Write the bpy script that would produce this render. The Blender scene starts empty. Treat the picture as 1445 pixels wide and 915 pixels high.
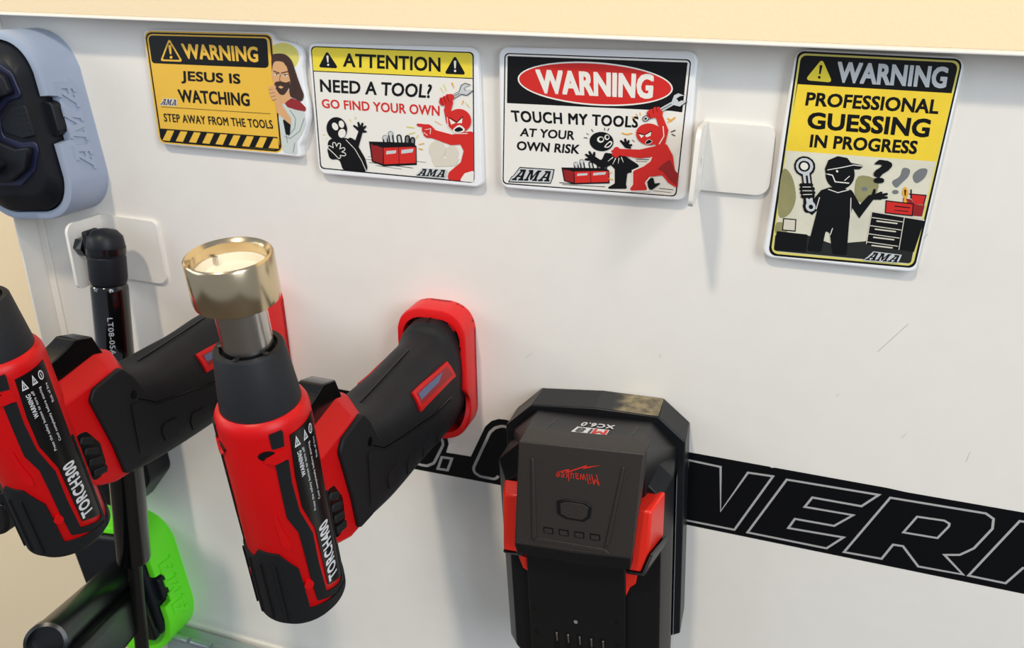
import bpy, bmesh, math, random
from mathutils import Vector, Matrix, geometry
from mathutils.bvhtree import BVHTree

random.seed(7)
SC = bpy.context.scene
COL = SC.collection

# ------------------------------------------------------------------ camera
F_PX = 1120.18
RX = Vector((0.95152187, 0.13841878, -0.27467505))
RY = Vector((0.30681459, -0.3641337, 0.87935855))
RZ = Vector((0.0217013, -0.9210032, -0.38895008))
CAM = Vector((0.0, -0.42, 0.0))
def cam_to_world(v):
    return Vector((RX.dot(v), RY.dot(v), RZ.dot(v)))
cd = bpy.data.cameras.new('camera'); cam = bpy.data.objects.new('camera', cd); COL.objects.link(cam)
xr = cam_to_world(Vector((1, 0, 0))); yu = cam_to_world(Vector((0, -1, 0))); zb = cam_to_world(Vector((0, 0, -1)))
cam.matrix_world = Matrix(((xr.x, yu.x, zb.x, CAM.x), (xr.y, yu.y, zb.y, CAM.y), (xr.z, yu.z, zb.z, CAM.z), (0, 0, 0, 1)))
cd.sensor_fit = 'HORIZONTAL'; cd.sensor_width = 36; cd.lens = 36 * F_PX / 1445
cd.clip_start = 0.01; cd.clip_end = 50
cd.dof.use_dof = True; cd.dof.focus_distance = 0.37; cd.dof.aperture_fstop = 22
SC.camera = cam

# ------------------------------------------------------------------ world, lights, exposure
W = bpy.data.worlds.new('world'); SC.world = W; W.use_nodes = True
bg = W.node_tree.nodes['Background']; bg.inputs[0].default_value = (0.80, 0.88, 1.0, 1); bg.inputs[1].default_value = 0.38
def area(name, loc, target, size, power, color, size_y=None):
    l = bpy.data.lights.new(name, 'AREA'); l.size = size; l.energy = power; l.color = color
    if size_y: l.shape = 'RECTANGLE'; l.size_y = size_y
    o = bpy.data.objects.new(name, l); COL.objects.link(o); o.location = loc
    o.rotation_euler = (Vector(target) - Vector(loc)).to_track_quat('-Z', 'Y').to_euler()
    return o
area('ceiling_lamp', (-0.42, -1.25, 1.55), (-0.15, 0, -0.25), 0.12, 18.5, (1.0, 0.87, 0.70))
area('second_ceiling_lamp', (1.15, -1.15, 1.35), (-0.15, 0, -0.25), 0.30, 9, (1.0, 0.88, 0.74))
area('left_cool_fill', (-2.3, -1.7, 0.7), (-0.15, 0, -0.3), 1.3, 14, (0.76, 0.88, 1.0), 1.6)  # added soft bluish fill from the left, not an actual window
area('window_right', (2.2, -1.9, 0.9), (-0.15, 0, -0.3), 1.3, 46, (0.76, 0.88, 1.0), 1.6)
area('left_wall_fill', (-1.9, -0.5, 0.5), (-0.95, 0.33, -0.35), 0.4, 7, (1.0, 0.86, 0.62))  # added warm fill that brightens the left of the room wall, no real lamp
SC.view_settings.view_transform = 'Standard'; SC.view_settings.look = 'None'
SC.view_settings.gamma = 1.0; SC.view_settings.use_curve_mapping = False; SC.view_settings.exposure = 0.0

# ------------------------------------------------------------------ materials
def lin(c):
    def f(v):
        v /= 255.0
        return v / 12.92 if v <= 0.04045 else ((v + 0.055) / 1.055) ** 2.4
    return tuple(f(v) for v in c) + (1,)
def mat(name, rgb, rough=0.5, metal=0.0, bump=0.0, scale=400.0, coat=0.0, var=0.0, spec=0.5, stretch=None, sub=0.0):
    m = bpy.data.materials.new(name); m.use_nodes = True
    nt = m.node_tree; b = nt.nodes['Principled BSDF']
    b.inputs['Base Color'].default_value = lin(rgb); b.inputs['Roughness'].default_value = rough
    b.inputs['Metallic'].default_value = metal; b.inputs['Coat Weight'].default_value = coat
    b.inputs['Specular IOR Level'].default_value = spec
    if bump or var:
        tc = nt.nodes.new('ShaderNodeTexCoord'); n = nt.nodes.new('ShaderNodeTexNoise')
        n.inputs['Scale'].default_value = scale; n.inputs['Detail'].default_value = 4
        if stretch:
            mp = nt.nodes.new('ShaderNodeMapping'); mp.inputs['Scale'].default_value = stretch
            nt.links.new(tc.outputs['Object'], mp.inputs[0]); nt.links.new(mp.outputs[0], n.inputs['Vector'])
        else:
            nt.links.new(tc.outputs['Object'], n.inputs['Vector'])
        if bump:
            bp = nt.nodes.new('ShaderNodeBump'); bp.inputs['Strength'].default_value = bump; bp.inputs['Distance'].default_value = 0.0006
            nt.links.new(n.outputs['Fac'], bp.inputs['Height']); nt.links.new(bp.outputs[0], b.inputs['Normal'])
        if var:
            cr = nt.nodes.new('ShaderNodeMapRange'); cr.inputs['To Min'].default_value = 1 - var; cr.inputs['To Max'].default_value = 1 + var
            mx = nt.nodes.new('ShaderNodeVectorMath'); mx.operation = 'SCALE'; mx.inputs[0].default_value = lin(rgb)[:3]
            nt.links.new(n.outputs['Fac'], cr.inputs['Value']); nt.links.new(cr.outputs[0], mx.inputs['Scale']); nt.links.new(mx.outputs[0], b.inputs['Base Color'])
    return m
M = dict(
    lid=mat('white_powder_coat', (239, 234, 225), 0.30, bump=0.06, scale=60, var=0.03),
    cream=mat('cream_wall_paint', (250, 229, 192), 0.85, bump=0.5, scale=260),
    tan=mat('tan_floor', (92, 84, 76), 0.7, bump=0.2, scale=30, var=0.2),
    sign=mat('white_sign_plastic', (243, 243, 243), 0.35, bump=0.05),
    gold=mat('gold_print', (240, 190, 62), 0.4), yellow=mat('yellow_print', (244, 220, 60), 0.4),
    worn=mat('worn_yellow_print', (246, 212, 56), 0.4, var=0.12, scale=90), black=mat('black_print', (12, 12, 13), 0.38, spec=0.3),
    paper=mat('white_print', (240, 236, 226), 0.4), grunge=mat('grunge_print', (222, 218, 196), 0.45, var=0.25, scale=60),
    olive=mat('olive_print', (150, 146, 100), 0.5, var=0.3, scale=90), dark=mat('dark_print', (30, 32, 28), 0.45, var=0.4, scale=120),
    red=mat('red_print', (214, 38, 30), 0.4), dred=mat('dark_red_print', (150, 26, 26), 0.4), silver=mat('silver_print', (205, 208, 208), 0.35),
    grey=mat('grey_print', (120, 122, 124), 0.4), pale=mat('pale_print', (222, 214, 196), 0.45), navy=mat('navy_print', (38, 40, 84), 0.4),
    skin=mat('skin_print', (222, 170, 118), 0.45), hair=mat('brown_print', (62, 36, 26), 0.45), cloth=mat('pale_robe_print', (206, 214, 208), 0.45),
    halo=mat('pale_yellow_print', (226, 214, 110), 0.45), orange=mat('orange_print', (238, 170, 50), 0.45), crimson=mat('crimson_print', (150, 32, 36), 0.45),
    decal=mat('black_vinyl', (8, 10, 14), 0.25, spec=0.3), decal_line=mat('grey_vinyl', (178, 176, 174), 0.4),
    tred=mat('red_tool_plastic', (208, 6, 10), 0.40, bump=0.08, scale=900, spec=0.35), mred=mat('red_printed_plastic', (222, 14, 16), 0.36, bump=0.15, scale=300, stretch=(0.2, 5, 0.2)),
    rubber=mat('black_rubber', (23, 24, 26), 0.55, bump=0.18, scale=1500, spec=0.3), plast=mat('dark_plastic', (22, 22, 24), 0.42, bump=0.1, scale=1200, spec=0.3),
    gloss=mat('glossy_black_plastic', (10, 10, 11), 0.18), cone=mat('dark_grey_rubber', (34, 36, 39), 0.55, bump=0.1, scale=500, var=0.1, spec=0.3),
    brass=mat('brushed_brass', (216, 196, 162), 0.20, 1.0, bump=0.05, scale=60, stretch=(8, 8, 0.3)),
    steel=mat('brushed_steel', (200, 194, 188), 0.22, 1.0, bump=0.08, scale=80, stretch=(8, 8, 0.3)),
    ceram=mat('pale_ceramic', (244, 236, 214), 0.5), hinge=mat('zinc_plate', (176, 186, 184), 0.32, 0.6),
    label=mat('black_label_film', (10, 10, 11), 0.3), ltext=mat('white_label_print', (225, 225, 225), 0.45),
    strut=mat('gloss_black_paint', (7, 7, 8), 0.12, coat=0.6), rod=mat('black_nitrided_rod', (46, 44, 42), 0.22, 0.6),
    silverink=mat('silver_ink', (190, 196, 204), 0.3),
    hgrey=mat('grey_printed_plastic', (160, 172, 192), 0.38, bump=0.12, scale=300, stretch=(0.2, 5, 0.2)),
    hgreen=mat('green_printed_plastic', (112, 244, 34), 0.38, bump=0.12, scale=300, stretch=(0.2, 5, 0.2)),
    navytrim=mat('navy_plastic', (30, 34, 62), 0.45), toolblack=mat('blue_black_plastic', (22, 25, 31), 0.45, bump=0.1, scale=900, spec=0.3),
    bat=mat('black_battery_plastic', (20, 20, 22), 0.40, bump=0.1, scale=1500, spec=0.3), batplate=mat('charcoal_plate_plastic', (50, 45, 41), 0.5, bump=0.35, scale=1300),
    batred=mat('orange_red_plastic', (238, 44, 28), 0.35), batdark=mat('deep_black_plastic', (13, 16, 17), 0.3),
    mount=mat('black_printed_plastic', (20, 21, 24), 0.36, bump=0.15, scale=300, stretch=(0.2, 5, 0.2), spec=0.3),
    scuff=mat('scuffed_plastic', (158, 140, 100), 0.6, var=0.35, scale=260, stretch=(3, 0.6, 1)),
    batink=mat('red_ink', (214, 44, 30), 0.45), silverstrip=mat('silver_label', (170, 172, 176), 0.35, var=0.3, scale=120),
    slate=mat('slate_window', (86, 96, 128), 0.3),
)

# ------------------------------------------------------------------ helpers
def at(px, py, y=0.0):
    """point of the plane y = const that the photograph shows at a pixel (metres)"""
    d = cam_to_world(Vector((px - 722.5, py - 457.5, F_PX)))
    return CAM + d * ((y - CAM.y) / d.y)
def tag(o, label=None, cat=None, group=None, kind=None):
    if label: o['label'] = label
    if cat: o['category'] = cat
    if group: o['group'] = group
    if kind: o['kind'] = kind
    return o
def thing(name, label, cat, loc, group=None):
    o = bpy.data.objects.new(name, None); o.empty_display_size = 0.01; COL.objects.link(o); o.location = loc
    return tag(o, label, cat, group)
def wloc(o):
    v = Vector((0, 0, 0))
    while o is not None: v += o.location; o = o.parent
    return v
def obj(name, bm, m, parent=None, smooth=True, bevel=0, label=None, segs=2, angle=35):
    """bm in world metres; the object sits at its parent's origin"""
    base = wloc(parent)
    bmesh.ops.recalc_face_normals(bm, faces=bm.faces)
    bmesh.ops.translate(bm, verts=bm.verts, vec=-base)
    me = bpy.data.meshes.new(name); bm.to_mesh(me); bm.free()
    me.materials.append(m)
    o = bpy.data.objects.new(name, me); COL.objects.link(o)
    if parent: o.parent = parent
    if smooth:
        me.polygons.foreach_set('use_smooth', [True] * len(me.polygons))
        me.set_sharp_from_angle(angle=math.radians(angle))
    if bevel:
        b = o.modifiers.new('bevel', 'BEVEL'); b.width = bevel; b.segments = segs; b.limit_method = 'ANGLE'; b.angle_limit = math.radians(30); b.harden_normals = False
    if label: o['label'] = label
    return o
def newbm(): return bmesh.new()
def roundpoly(pts, r, n=5):
    """round the corners of a 2D polygon; r number or list"""
    out = []; N = len(pts)
    for i in range(N):
        p = Vector(pts[i]); a = Vector(pts[i - 1]); b = Vector(pts[(i + 1) % N]); rr = r[i] if isinstance(r, (list, tuple)) else r
        if rr <= 0: out.append(p); continue
        u = (a - p); v = (b - p); lu, lv = u.length, v.length; u /= lu; v /= lv
        ang = u.angle(v); t = rr / math.tan(ang / 2); t = min(t, lu * .48, lv * .48)
        s = p + u * t; e = p + v * t
        for k in range(n + 1):
            f = k / n; out.append((1 - f) ** 2 * s + 2 * f * (1 - f) * (p * 0.75 + (s + e) * 0.125) + f * f * e)
    return out
def catmull(pts, n=5, closed=True):
    P = [Vector(p) for p in pts]; N = len(P); out = []
    rng = range(N) if closed else range(N - 1)
    for i in rng:
        p0 = P[(i - 1) % N] if closed or i > 0 else P[i]; p1 = P[i]; p2 = P[(i + 1) % N]; p3 = P[(i + 2) % N] if closed or i < N - 2 else P[i + 1]
        for k in range(n):
            t = k / n
            out.append(0.5 * ((2 * p1) + (p2 - p0) * t + (2 * p0 - 5 * p1 + 4 * p2 - p3) * t * t + (3 * p1 - p0 - 3 * p2 + p3) * t ** 3))
    if not closed: out.append(P[-1])
    return out
def add_poly(bm, pts2, fn):
    """flat polygon (may be concave); fn maps 2D to 3D"""
    vs = [bm.verts.new(fn(p[0], p[1])) for p in pts2]
    for t in geometry.tessellate_polygon([[Vector((p[0], p[1], 0)) for p in pts2]]):
        try: bm.faces.new([vs[i] for i in t])
        except ValueError: pass
def add_prism(bm, pts2, f0, f1):
    """solid between the polygon mapped by f0 and by f1"""
    n = len(pts2)
    a = [bm.verts.new(f0(p[0], p[1])) for p in pts2]; b = [bm.verts.new(f1(p[0], p[1])) for p in pts2]
    for i in range(n): bm.faces.new((a[i], a[(i + 1) % n], b[(i + 1) % n], b[i]))
    bm.faces.new(a); bm.faces.new(b[::-1])
def rings(bm, secs, cap0=True, cap1=True):
    R = [[bm.verts.new(p) for p in s] for s in secs]; n = len(R[0])
    for a, b in zip(R, R[1:]):
        for i in range(n): bm.faces.new((a[i], a[(i + 1) % n], b[(i + 1) % n], b[i]))
    if cap0: bm.faces.new(R[0][::-1])
    if cap1: bm.faces.new(R[-1])
def frame(axis):
    a = Vector(axis).normalized(); u = a.cross(Vector((0, 0, 1)))
    if u.length < .1: u = a.cross(Vector((1, 0, 0)))
    u.normalize(); return a, u, a.cross(u)
def lathe(bm, origin, axis, prof, n=48, cap0=True, cap1=True):
    a, u, v = frame(axis); o = Vector(origin)
    rings(bm, [[o + a * w + (u * math.cos(t) + v * math.sin(t)) * r for t in [2 * math.pi * i / n for i in range(n)]] for r, w in prof], cap0, cap1)
def box(bm, c, s, rot=None):
    M4 = Matrix.Translation(c) @ (rot.to_4x4() if rot else Matrix.Identity(4)) @ Matrix.Diagonal((s[0], s[1], s[2], 1))
    bmesh.ops.create_cube(bm, size=1, matrix=M4)
def xz(y):
    return lambda a, b: Vector((a, y, b))
def slice_grid(bm, step_u, step_v):
    for ax_, st in ((0, step_u), (1, step_v)):
        if not st: continue
        lo = min(v.co[ax_] for v in bm.verts); hi = max(v.co[ax_] for v in bm.verts)
        k = math.ceil(lo / st)
        while k * st < hi:
            n = Vector((0, 0, 0)); n[ax_] = 1; c = Vector((0, 0, 0)); c[ax_] = k * st
            bmesh.ops.bisect_plane(bm, geom=bm.verts[:] + bm.edges[:] + bm.faces[:], plane_co=c, plane_no=n, dist=1e-7); k += 1
def patch(pts2, fn, h, step_u=None, step_v=None):
    """thin solid pad following a surface. fn(u, v, height)"""
    bm = newbm(); add_poly(bm, pts2, lambda a, b: Vector((a, b, 0))); slice_grid(bm, step_u, step_v)
    top = {v: (v.co.x, v.co.y) for v in bm.verts}
    r = bmesh.ops.extrude_face_region(bm, geom=bm.faces[:]); ev = [g for g in r['geom'] if isinstance(g, bmesh.types.BMVert)]
    evs = set(ev)
    for v in bm.verts:
        v.co = fn(v.co.x, v.co.y, h if v in evs else -0.0004)
    return bm
# text as flat mesh fitted into four corners
_tc = {}
def text_tris(s, bold=0.0):
    if 'M' in s: bold = 0.0      # that glyph breaks when fattened
    if (s, bold) in _tc: return _tc[(s, bold)]
    c = bpy.data.curves.new('t', 'FONT'); c.body = s; c.size = 1; c.offset = bold; c.resolution_u = 3; c.space_character = 1.0 + bold * 1.6 if bold else 1.09
    o = bpy.data.objects.new('t', c); COL.objects.link(o)
    dg = bpy.context.evaluated_depsgraph_get(); me = bpy.data.meshes.new_from_object(o.evaluated_get(dg))
    vs = [v.co.copy() for v in me.vertices]; fs = [tuple(p.vertices) for p in me.polygons]
    bpy.data.objects.remove(o); bpy.data.curves.remove(c); bpy.data.meshes.remove(me)
    x0 = min(v.x for v in vs); x1 = max(v.x for v in vs); y0 = min(v.y for v in vs); y1 = max(v.y for v in vs)
    res = ([((v.x - x0) / (x1 - x0), (v.y - y0) / (y1 - y0)) for v in vs], fs); _tc[(s, bold)] = res; return res
def add_text(bm, s, quad, fn, bold=0.02):
    """quad = TL, TR, BR, BL in 2D"""
    uv, fs = text_tris(s, bold); TL, TR, BR, BL = quad
    def q(u, v):
        return (BL[0] * (1 - u) * (1 - v) + BR[0] * u * (1 - v) + TR[0] * u * v + TL[0] * (1 - u) * v,
                BL[1] * (1 - u) * (1 - v) + BR[1] * u * (1 - v) + TR[1] * u * v + TL[1] * (1 - u) * v)
    vs = [bm.verts.new(fn(*q(u, v))) for u, v in uv]
    for f in fs:
        try: bm.faces.new([vs[i] for i in f])
        except ValueError: pass
def add_stroke(bm, pts, w, fn, closed=False, w1=None, caps=True):
    """thick line as one clean ribbon; w may taper to w1; round ends"""
    P = [Vector(p) for p in pts]; n = len(P)
    ws = [w if w1 is None else w + (w1 - w) * i / max(1, n - 1) for i in range(n)]
    L = []; R_ = []
    for i in range(n):
        d0 = (P[i] - P[i - 1]).normalized() if i > 0 else (P[1] - P[0]).normalized()
        d1 = (P[i + 1] - P[i]).normalized() if i < n - 1 else d0
        n0 = Vector((-d0.y, d0.x)); n1 = Vector((-d1.y, d1.x)); m = n0 + n1
        m = m / max(0.5, m.length_squared / 2) if m.length > 1e-6 else n0
        L.append(P[i] + m * ws[i] / 2); R_.append(P[i] - m * ws[i] / 2)
    V = lambda p: bm.verts.new(fn(p.x, p.y))
    lv = [V(p) for p in L]; rv = [V(p) for p in R_]
    for i in range(n - 1): bm.faces.new((lv[i], lv[i + 1], rv[i + 1], rv[i]))
    if caps:
        for (c, r, d, a_, b_) in ((P[0], ws[0] / 2, (P[0] - P[1]), rv[0], lv[0]), (P[-1], ws[-1] / 2, (P[-1] - P[-2]), lv[-1], rv[-1])):
            a0 = math.atan2(d.y, d.x); fan = [V(c + Vector((math.cos(a0 + t), math.sin(a0 + t))) * r) for t in [math.pi * (0.5 - k / 7) for k in range(1, 7)]]
            try: bm.faces.new([a_] + (fan if True else []) + [b_])
            except ValueError: pass
def miter(bm, pts, w, fn, closed=True):
    """mitred outline of constant width"""
    P = [Vector(p) for p in pts]; n = len(P); A = []; B = []
    for i in range(n):
        if closed or 0 < i < n - 1:
            d0 = (P[i] - P[i - 1]).normalized(); d1 = (P[(i + 1) % n] - P[i]).normalized()
        elif i == 0: d0 = d1 = (P[1] - P[0]).normalized()
        else: d0 = d1 = (P[-1] - P[-2]).normalized()
        n0 = Vector((-d0.y, d0.x)); n1 = Vector((-d1.y, d1.x)); m = n0 + n1
        m = m / max(0.35, m.length_squared / 2) if m.length > 1e-6 else n0
        A.append(bm.verts.new(fn(*(P[i] + m * w / 2)))); B.append(bm.verts.new(fn(*(P[i] - m * w / 2))))
    for i in range(n if closed else n - 1):
        j = (i + 1) % n; bm.faces.new((A[i], A[j], B[j], B[i]))
def ellipse(cx, cy, rx, ry, rot=0, n=28):
    c, s = math.cos(rot), math.sin(rot)
    return [(cx + rx * math.cos(t) * c - ry * math.sin(t) * s, cy + rx * math.cos(t) * s + ry * math.sin(t) * c) for t in [2 * math.pi * k / n for k in range(n)]]
LOGO_A = ([(0, 0), (.48, 0), (.48, .17), (.36, .17), (.42, .30), (.72, .30), (.73, .17), (.62, .17), (.62, 0), (1.14, 0), (1.14, .17), (1.03, .17), (.90, 1), (.30, 1), (.30, .84), (.44, .84), (.13, .17), (0, .17)], [(.48, .45), (.71, .45), (.67, .80), (.64, .80)])
LOGO_M = ([(0, 0), (.42, 0), (.42, .17), (.33, .17), (.33, .68), (.56, .08), (.70, .08), (.90, .68), (.90, .17), (.80, .17), (.80, 0), (1.28, 0), (1.28, .17), (1.17, .17), (1.17, .84), (1.28, .84), (1.28, 1), (.88, 1), (.65, .45), (.44, 1), (0, 1), (0, .84), (.12, .84), (.12, .17), (0, .17)], None)
def add_logo(bm, quad, fn, grow=0.0):
    """three slab-serif italic capitals A M A in a quad; grow > 0 draws the plate behind them"""
    TL, TR, BR, BL = quad; shear = .22; tot = 3.72 + shear
    def q(x, v):
        u = (x + shear * v) / tot
        return fn(BL[0] * (1 - u) * (1 - v) + BR[0] * u * (1 - v) + TR[0] * u * v + TL[0] * (1 - u) * v,
                  BL[1] * (1 - u) * (1 - v) + BR[1] * u * (1 - v) + TR[1] * u * v + TL[1] * (1 - u) * v)
    if grow:
        g = grow
        pl = [(-g, -g), (3.72 + g, -g), (3.72 + g, .17 + g), (3.55 + g, 1 + g), (2.80 - g, 1 + g), (2.52 + g, 1 + g), (1.2 - g, 1 + g), (.28 - g, 1 + g), (.1 - g, .35), (-g, .17 + g)]
        bm.faces.new([bm.verts.new(q(x, y)) for x, y in pl]); return
    for ox, (outer, hole) in ((0, LOGO_A), (1.20, LOGO_M), (2.56, LOGO_A)):
        loops = [[(x + ox, y) for x, y in outer]] + ([[(x + ox, y) for x, y in hole]] if hole else [])
        flat = [p for l in loops for p in l]; vs = [bm.verts.new(q(*p)) for p in flat]
        for t in geometry.tessellate_polygon([[Vector((p[0], p[1], 0)) for p in l] for l in loops]): bm.faces.new([vs[i] for i in t])

def add_bold(bm, s, quad, fnh, spread=0.03, n=3):
    """text made heavier by three copies side by side; fnh(a, b, extra height)"""
    U_ = Vector(quad[1]) - Vector(quad[0]); V_ = Vector(quad[3]) - Vector(quad[0]); k = spread
    for i, (a, b) in enumerate(((-1, -1), (1, -1), (1, 1), (-1, 1))):
        sh = U_ * (a * k * .55 / len(s)) + V_ * (b * k * .42); add_text(bm, s, [tuple(Vector(q) + sh) for q in quad], (lambda h: (lambda p, q: fnh(p, q, h)))(i * .00001), 0.0)

# ------------------------------------------------------------------ the setting
bm = newbm(); box(bm, (-0.2, 0.33, -0.1), (5, 0.02, 3)); tag(obj('wall_back', bm, M['cream'], smooth=False), kind='structure')
bm = newbm(); box(bm, (-0.2, -1.0, -1.31), (5, 2.9, 0.02)); tag(obj('floor', bm, M['tan'], smooth=False), kind='structure')

# tool chest lid: steel tray, open side towards the viewer
lid = thing('tool_chest_lid', 'large white powder coated steel tool chest lid standing open, carrying signs and tools', 'lid', (-0.1, 0, -0.5))
XL, XR, ZT, ZB, DF = -0.488, 0.62, -0.0202, -0.505, 0.0178
bm = newbm(); box(bm, ((XL + XR) / 2, 0.0007, (ZT + ZB) / 2), (XR - XL, 0.0014, ZT - ZB)); obj('back_panel', bm, M['lid'], lid, smooth=False)
bm = newbm()
add_prism(bm, roundpoly([(0.0014, ZT), (-DF, ZT), (-DF, ZT - 0.0014), (0.0, ZT - 0.0014)], [0, .0008, .0004, 0], 3), lambda a, b: Vector((XL, a, b)), lambda a, b: Vector((XR, a, b)))
obj('top_flange', bm, M['lid'], lid)
bm = newbm()
add_prism(bm, [(0.0014, XL), (-DF, XL), (-DF, XL + 0.0014), (0.0, XL + 0.0014)], lambda a, b: Vector((b, a, ZT)), lambda a, b: Vector((b, a, ZB - .03)))
obj('side_flange', bm, M['lid'], lid, bevel=0.0005)
bm = newbm(); box(bm, (XL + .0045, -0.0006, (ZT + ZB) / 2), (0.006, 0.0012, ZT - ZB - .01)); obj('weld_seam', bm, M['lid'], lid, bevel=0.0005)
bm = newbm(); add_prism(bm, [(0.0014, ZB), (0.0014, ZB - .002), (-.012, ZB - .035), (-.0135, ZB - .034), (-.002, ZB + .0005)], lambda a, b: Vector((XL, a, b)), lambda a, b: Vector((XR, a, b)))
obj('bottom_lip', bm, M['lid'], lid)

# vinyl lettering band
band = newbm(); f = xz(-0.00012)
def strip_poly(bm, pts, sc, ox, oy, y=-0.00012):
    q = [at(p[0] / sc + ox, p[1] / sc + oy, y) for p in pts]; add_poly(bm, [(v.x, v.z) for v in q], xz(y))
K = (7.04, 560, 570)
curve1 = [(1300, 180), (1150, 180), (1080, 158), (1010, 152), (940, 172), (880, 225)]
strip_poly(band, [(1000, 805), (1300, 862)] + curve1 + [(735, 525), (490, 485), (515, 400), (500, 335), (468, 295), (510, 295), (722, 98), (660, 85), (440, 250), (380, 300), (60, 560), (120, 640)], *K)
zt, zb = -0.2517, -0.3032
j = [(-0.125, zb), (XR - .02, zb)]
xs = [XR - .02, 0.28, 0.16, .10, .09, .0302, .028, .0275, -.02, -.045, -.119]
add_poly(band, j + [(x, zt + (0.0 if i % 3 else -0.0005)) for i, x in enumerate(xs)], f)
add_poly(band, [(-.288, zt), (-.224, zt), (-.2085, zb), (-.288, zb)], xz(-0.00013))
band = obj('vinyl_decal', band, M['decal'], lid, smooth=False, label='black vinyl lettering band with grey outlined capitals')
g = xz(-0.0002)
def outline(pts, K, w, closed=True, r=0):
    q = [at(p[0] / K[0] + K[1], p[1] / K[0] + K[2]) for p in pts]; q = [(v.x, v.z) for v in q]
    if r: q = roundpoly(q, r)
    ln = newbm(); miter(ln, q, w, g, closed); obj('letter_outline', ln, M['decal_line'], band, smooth=False, label='grey outline of a capital')
outline([(165, 592), (300, 618), (370, 590), (460, 410), (455, 350), (380, 315)], K, 0.0019, False, .004)
outline([(448, 530), (548, 545), (505, 660), (408, 645)], K, 0.0018)
outline([(1120, 232), (1040, 222), (975, 240), (925, 285), (765, 630), (765, 680), (830, 722), (1000, 755)], K, 0.0019, False, .004)
N = (3.247, 1000, 640)
outline([(-95, 30), (55, 62), (55, 265), (180, 88), (295, 105), (118, 350), (-110, 305)], N, 0.0013)
outline([(358, 120), (780, 190), (700, 242), (475, 202), (440, 245), (662, 283), (575, 332), (395, 300), (365, 342), (618, 385), (540, 435), (178, 362)], N, 0.0013)
outline([(832, 203), (1270, 275), (1305, 300), (1300, 345), (1215, 435), (1150, 465), (1080, 465), (1165, 555), (960, 518), (890, 425), (845, 418), (792, 483), (620, 452)], N, 0.0013)
outline([(955, 290), (1080, 308), (1103, 322), (1100, 335), (1048, 388), (892, 362)], N, 0.0012)
outline([(1560, 330), (1425, 310), (1190, 560), (1360, 595), (1440, 525), (1560, 545)], N, 0.0013, False)
outline([(-180, 283), (-260, 268), (-200, 20), (-120, 25)], N, .0013, False)
# fine scratches on the panel
for a, b in [((1238, 497), (1282, 457)), ((1363, 652), (1369, 638)), ((1272, 618), (1279, 612)), ((1300, 340), (1310, 330)), ((742, 505), (752, 498)), ((1180, 560), (1184, 556)), ((930, 505), (933, 500))]:
    bm = newbm(); p, q_ = at(*a), at(*b); add_stroke(bm, [(p.x, p.z), (q_.x, q_.z)], 0.00018, xz(-0.0001), caps=False)
    obj('scratch', bm, M['decal_line'], lid, smooth=False, label='thin grey scratch')
# vertical wall-plug like zinc piano hinge at the foot of the lid
hg = thing('piano_hinge', 'zinc piano hinge along the foot of the white lid below the green holder', 'hinge', (-0.3, -0.02, -0.55))
HA = at(238, 896, -0.020); 
bm = newbm(); box(bm, (HA.x + .14, HA.y - .0045, HA.z - .017), (.28, .0010, .032), Matrix.Rotation(-.26, 3, 'X')); obj('leaf', bm, M['hinge'], hg, bevel=.0003)
bm = newbm(); box(bm, (HA.x + .14, HA.y + .006, HA.z - .0008), (.28, .013, .0010)); obj('leaf', bm, M['hinge'], hg, bevel=.0003)
for k in range(13):
    bm = newbm(); lathe(bm, (HA.x + .001 + k * .0215, HA.y, HA.z), (1, 0, 0), [(.0016, 0), (.0030, .0006), (.0030, .0185), (.0016, .0190)], 14); obj('knuckle', bm, M['hinge'], hg)
for k in range(3):
    bm = newbm(); lathe(bm, (HA.x + .014 + k * .06, HA.y - .0055, HA.z - .015), (0, -1, .27), [(.0045, 0), (.0045, .001), (.002, .002)], 16); obj('screw', bm, M['gloss'], hg)

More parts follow.
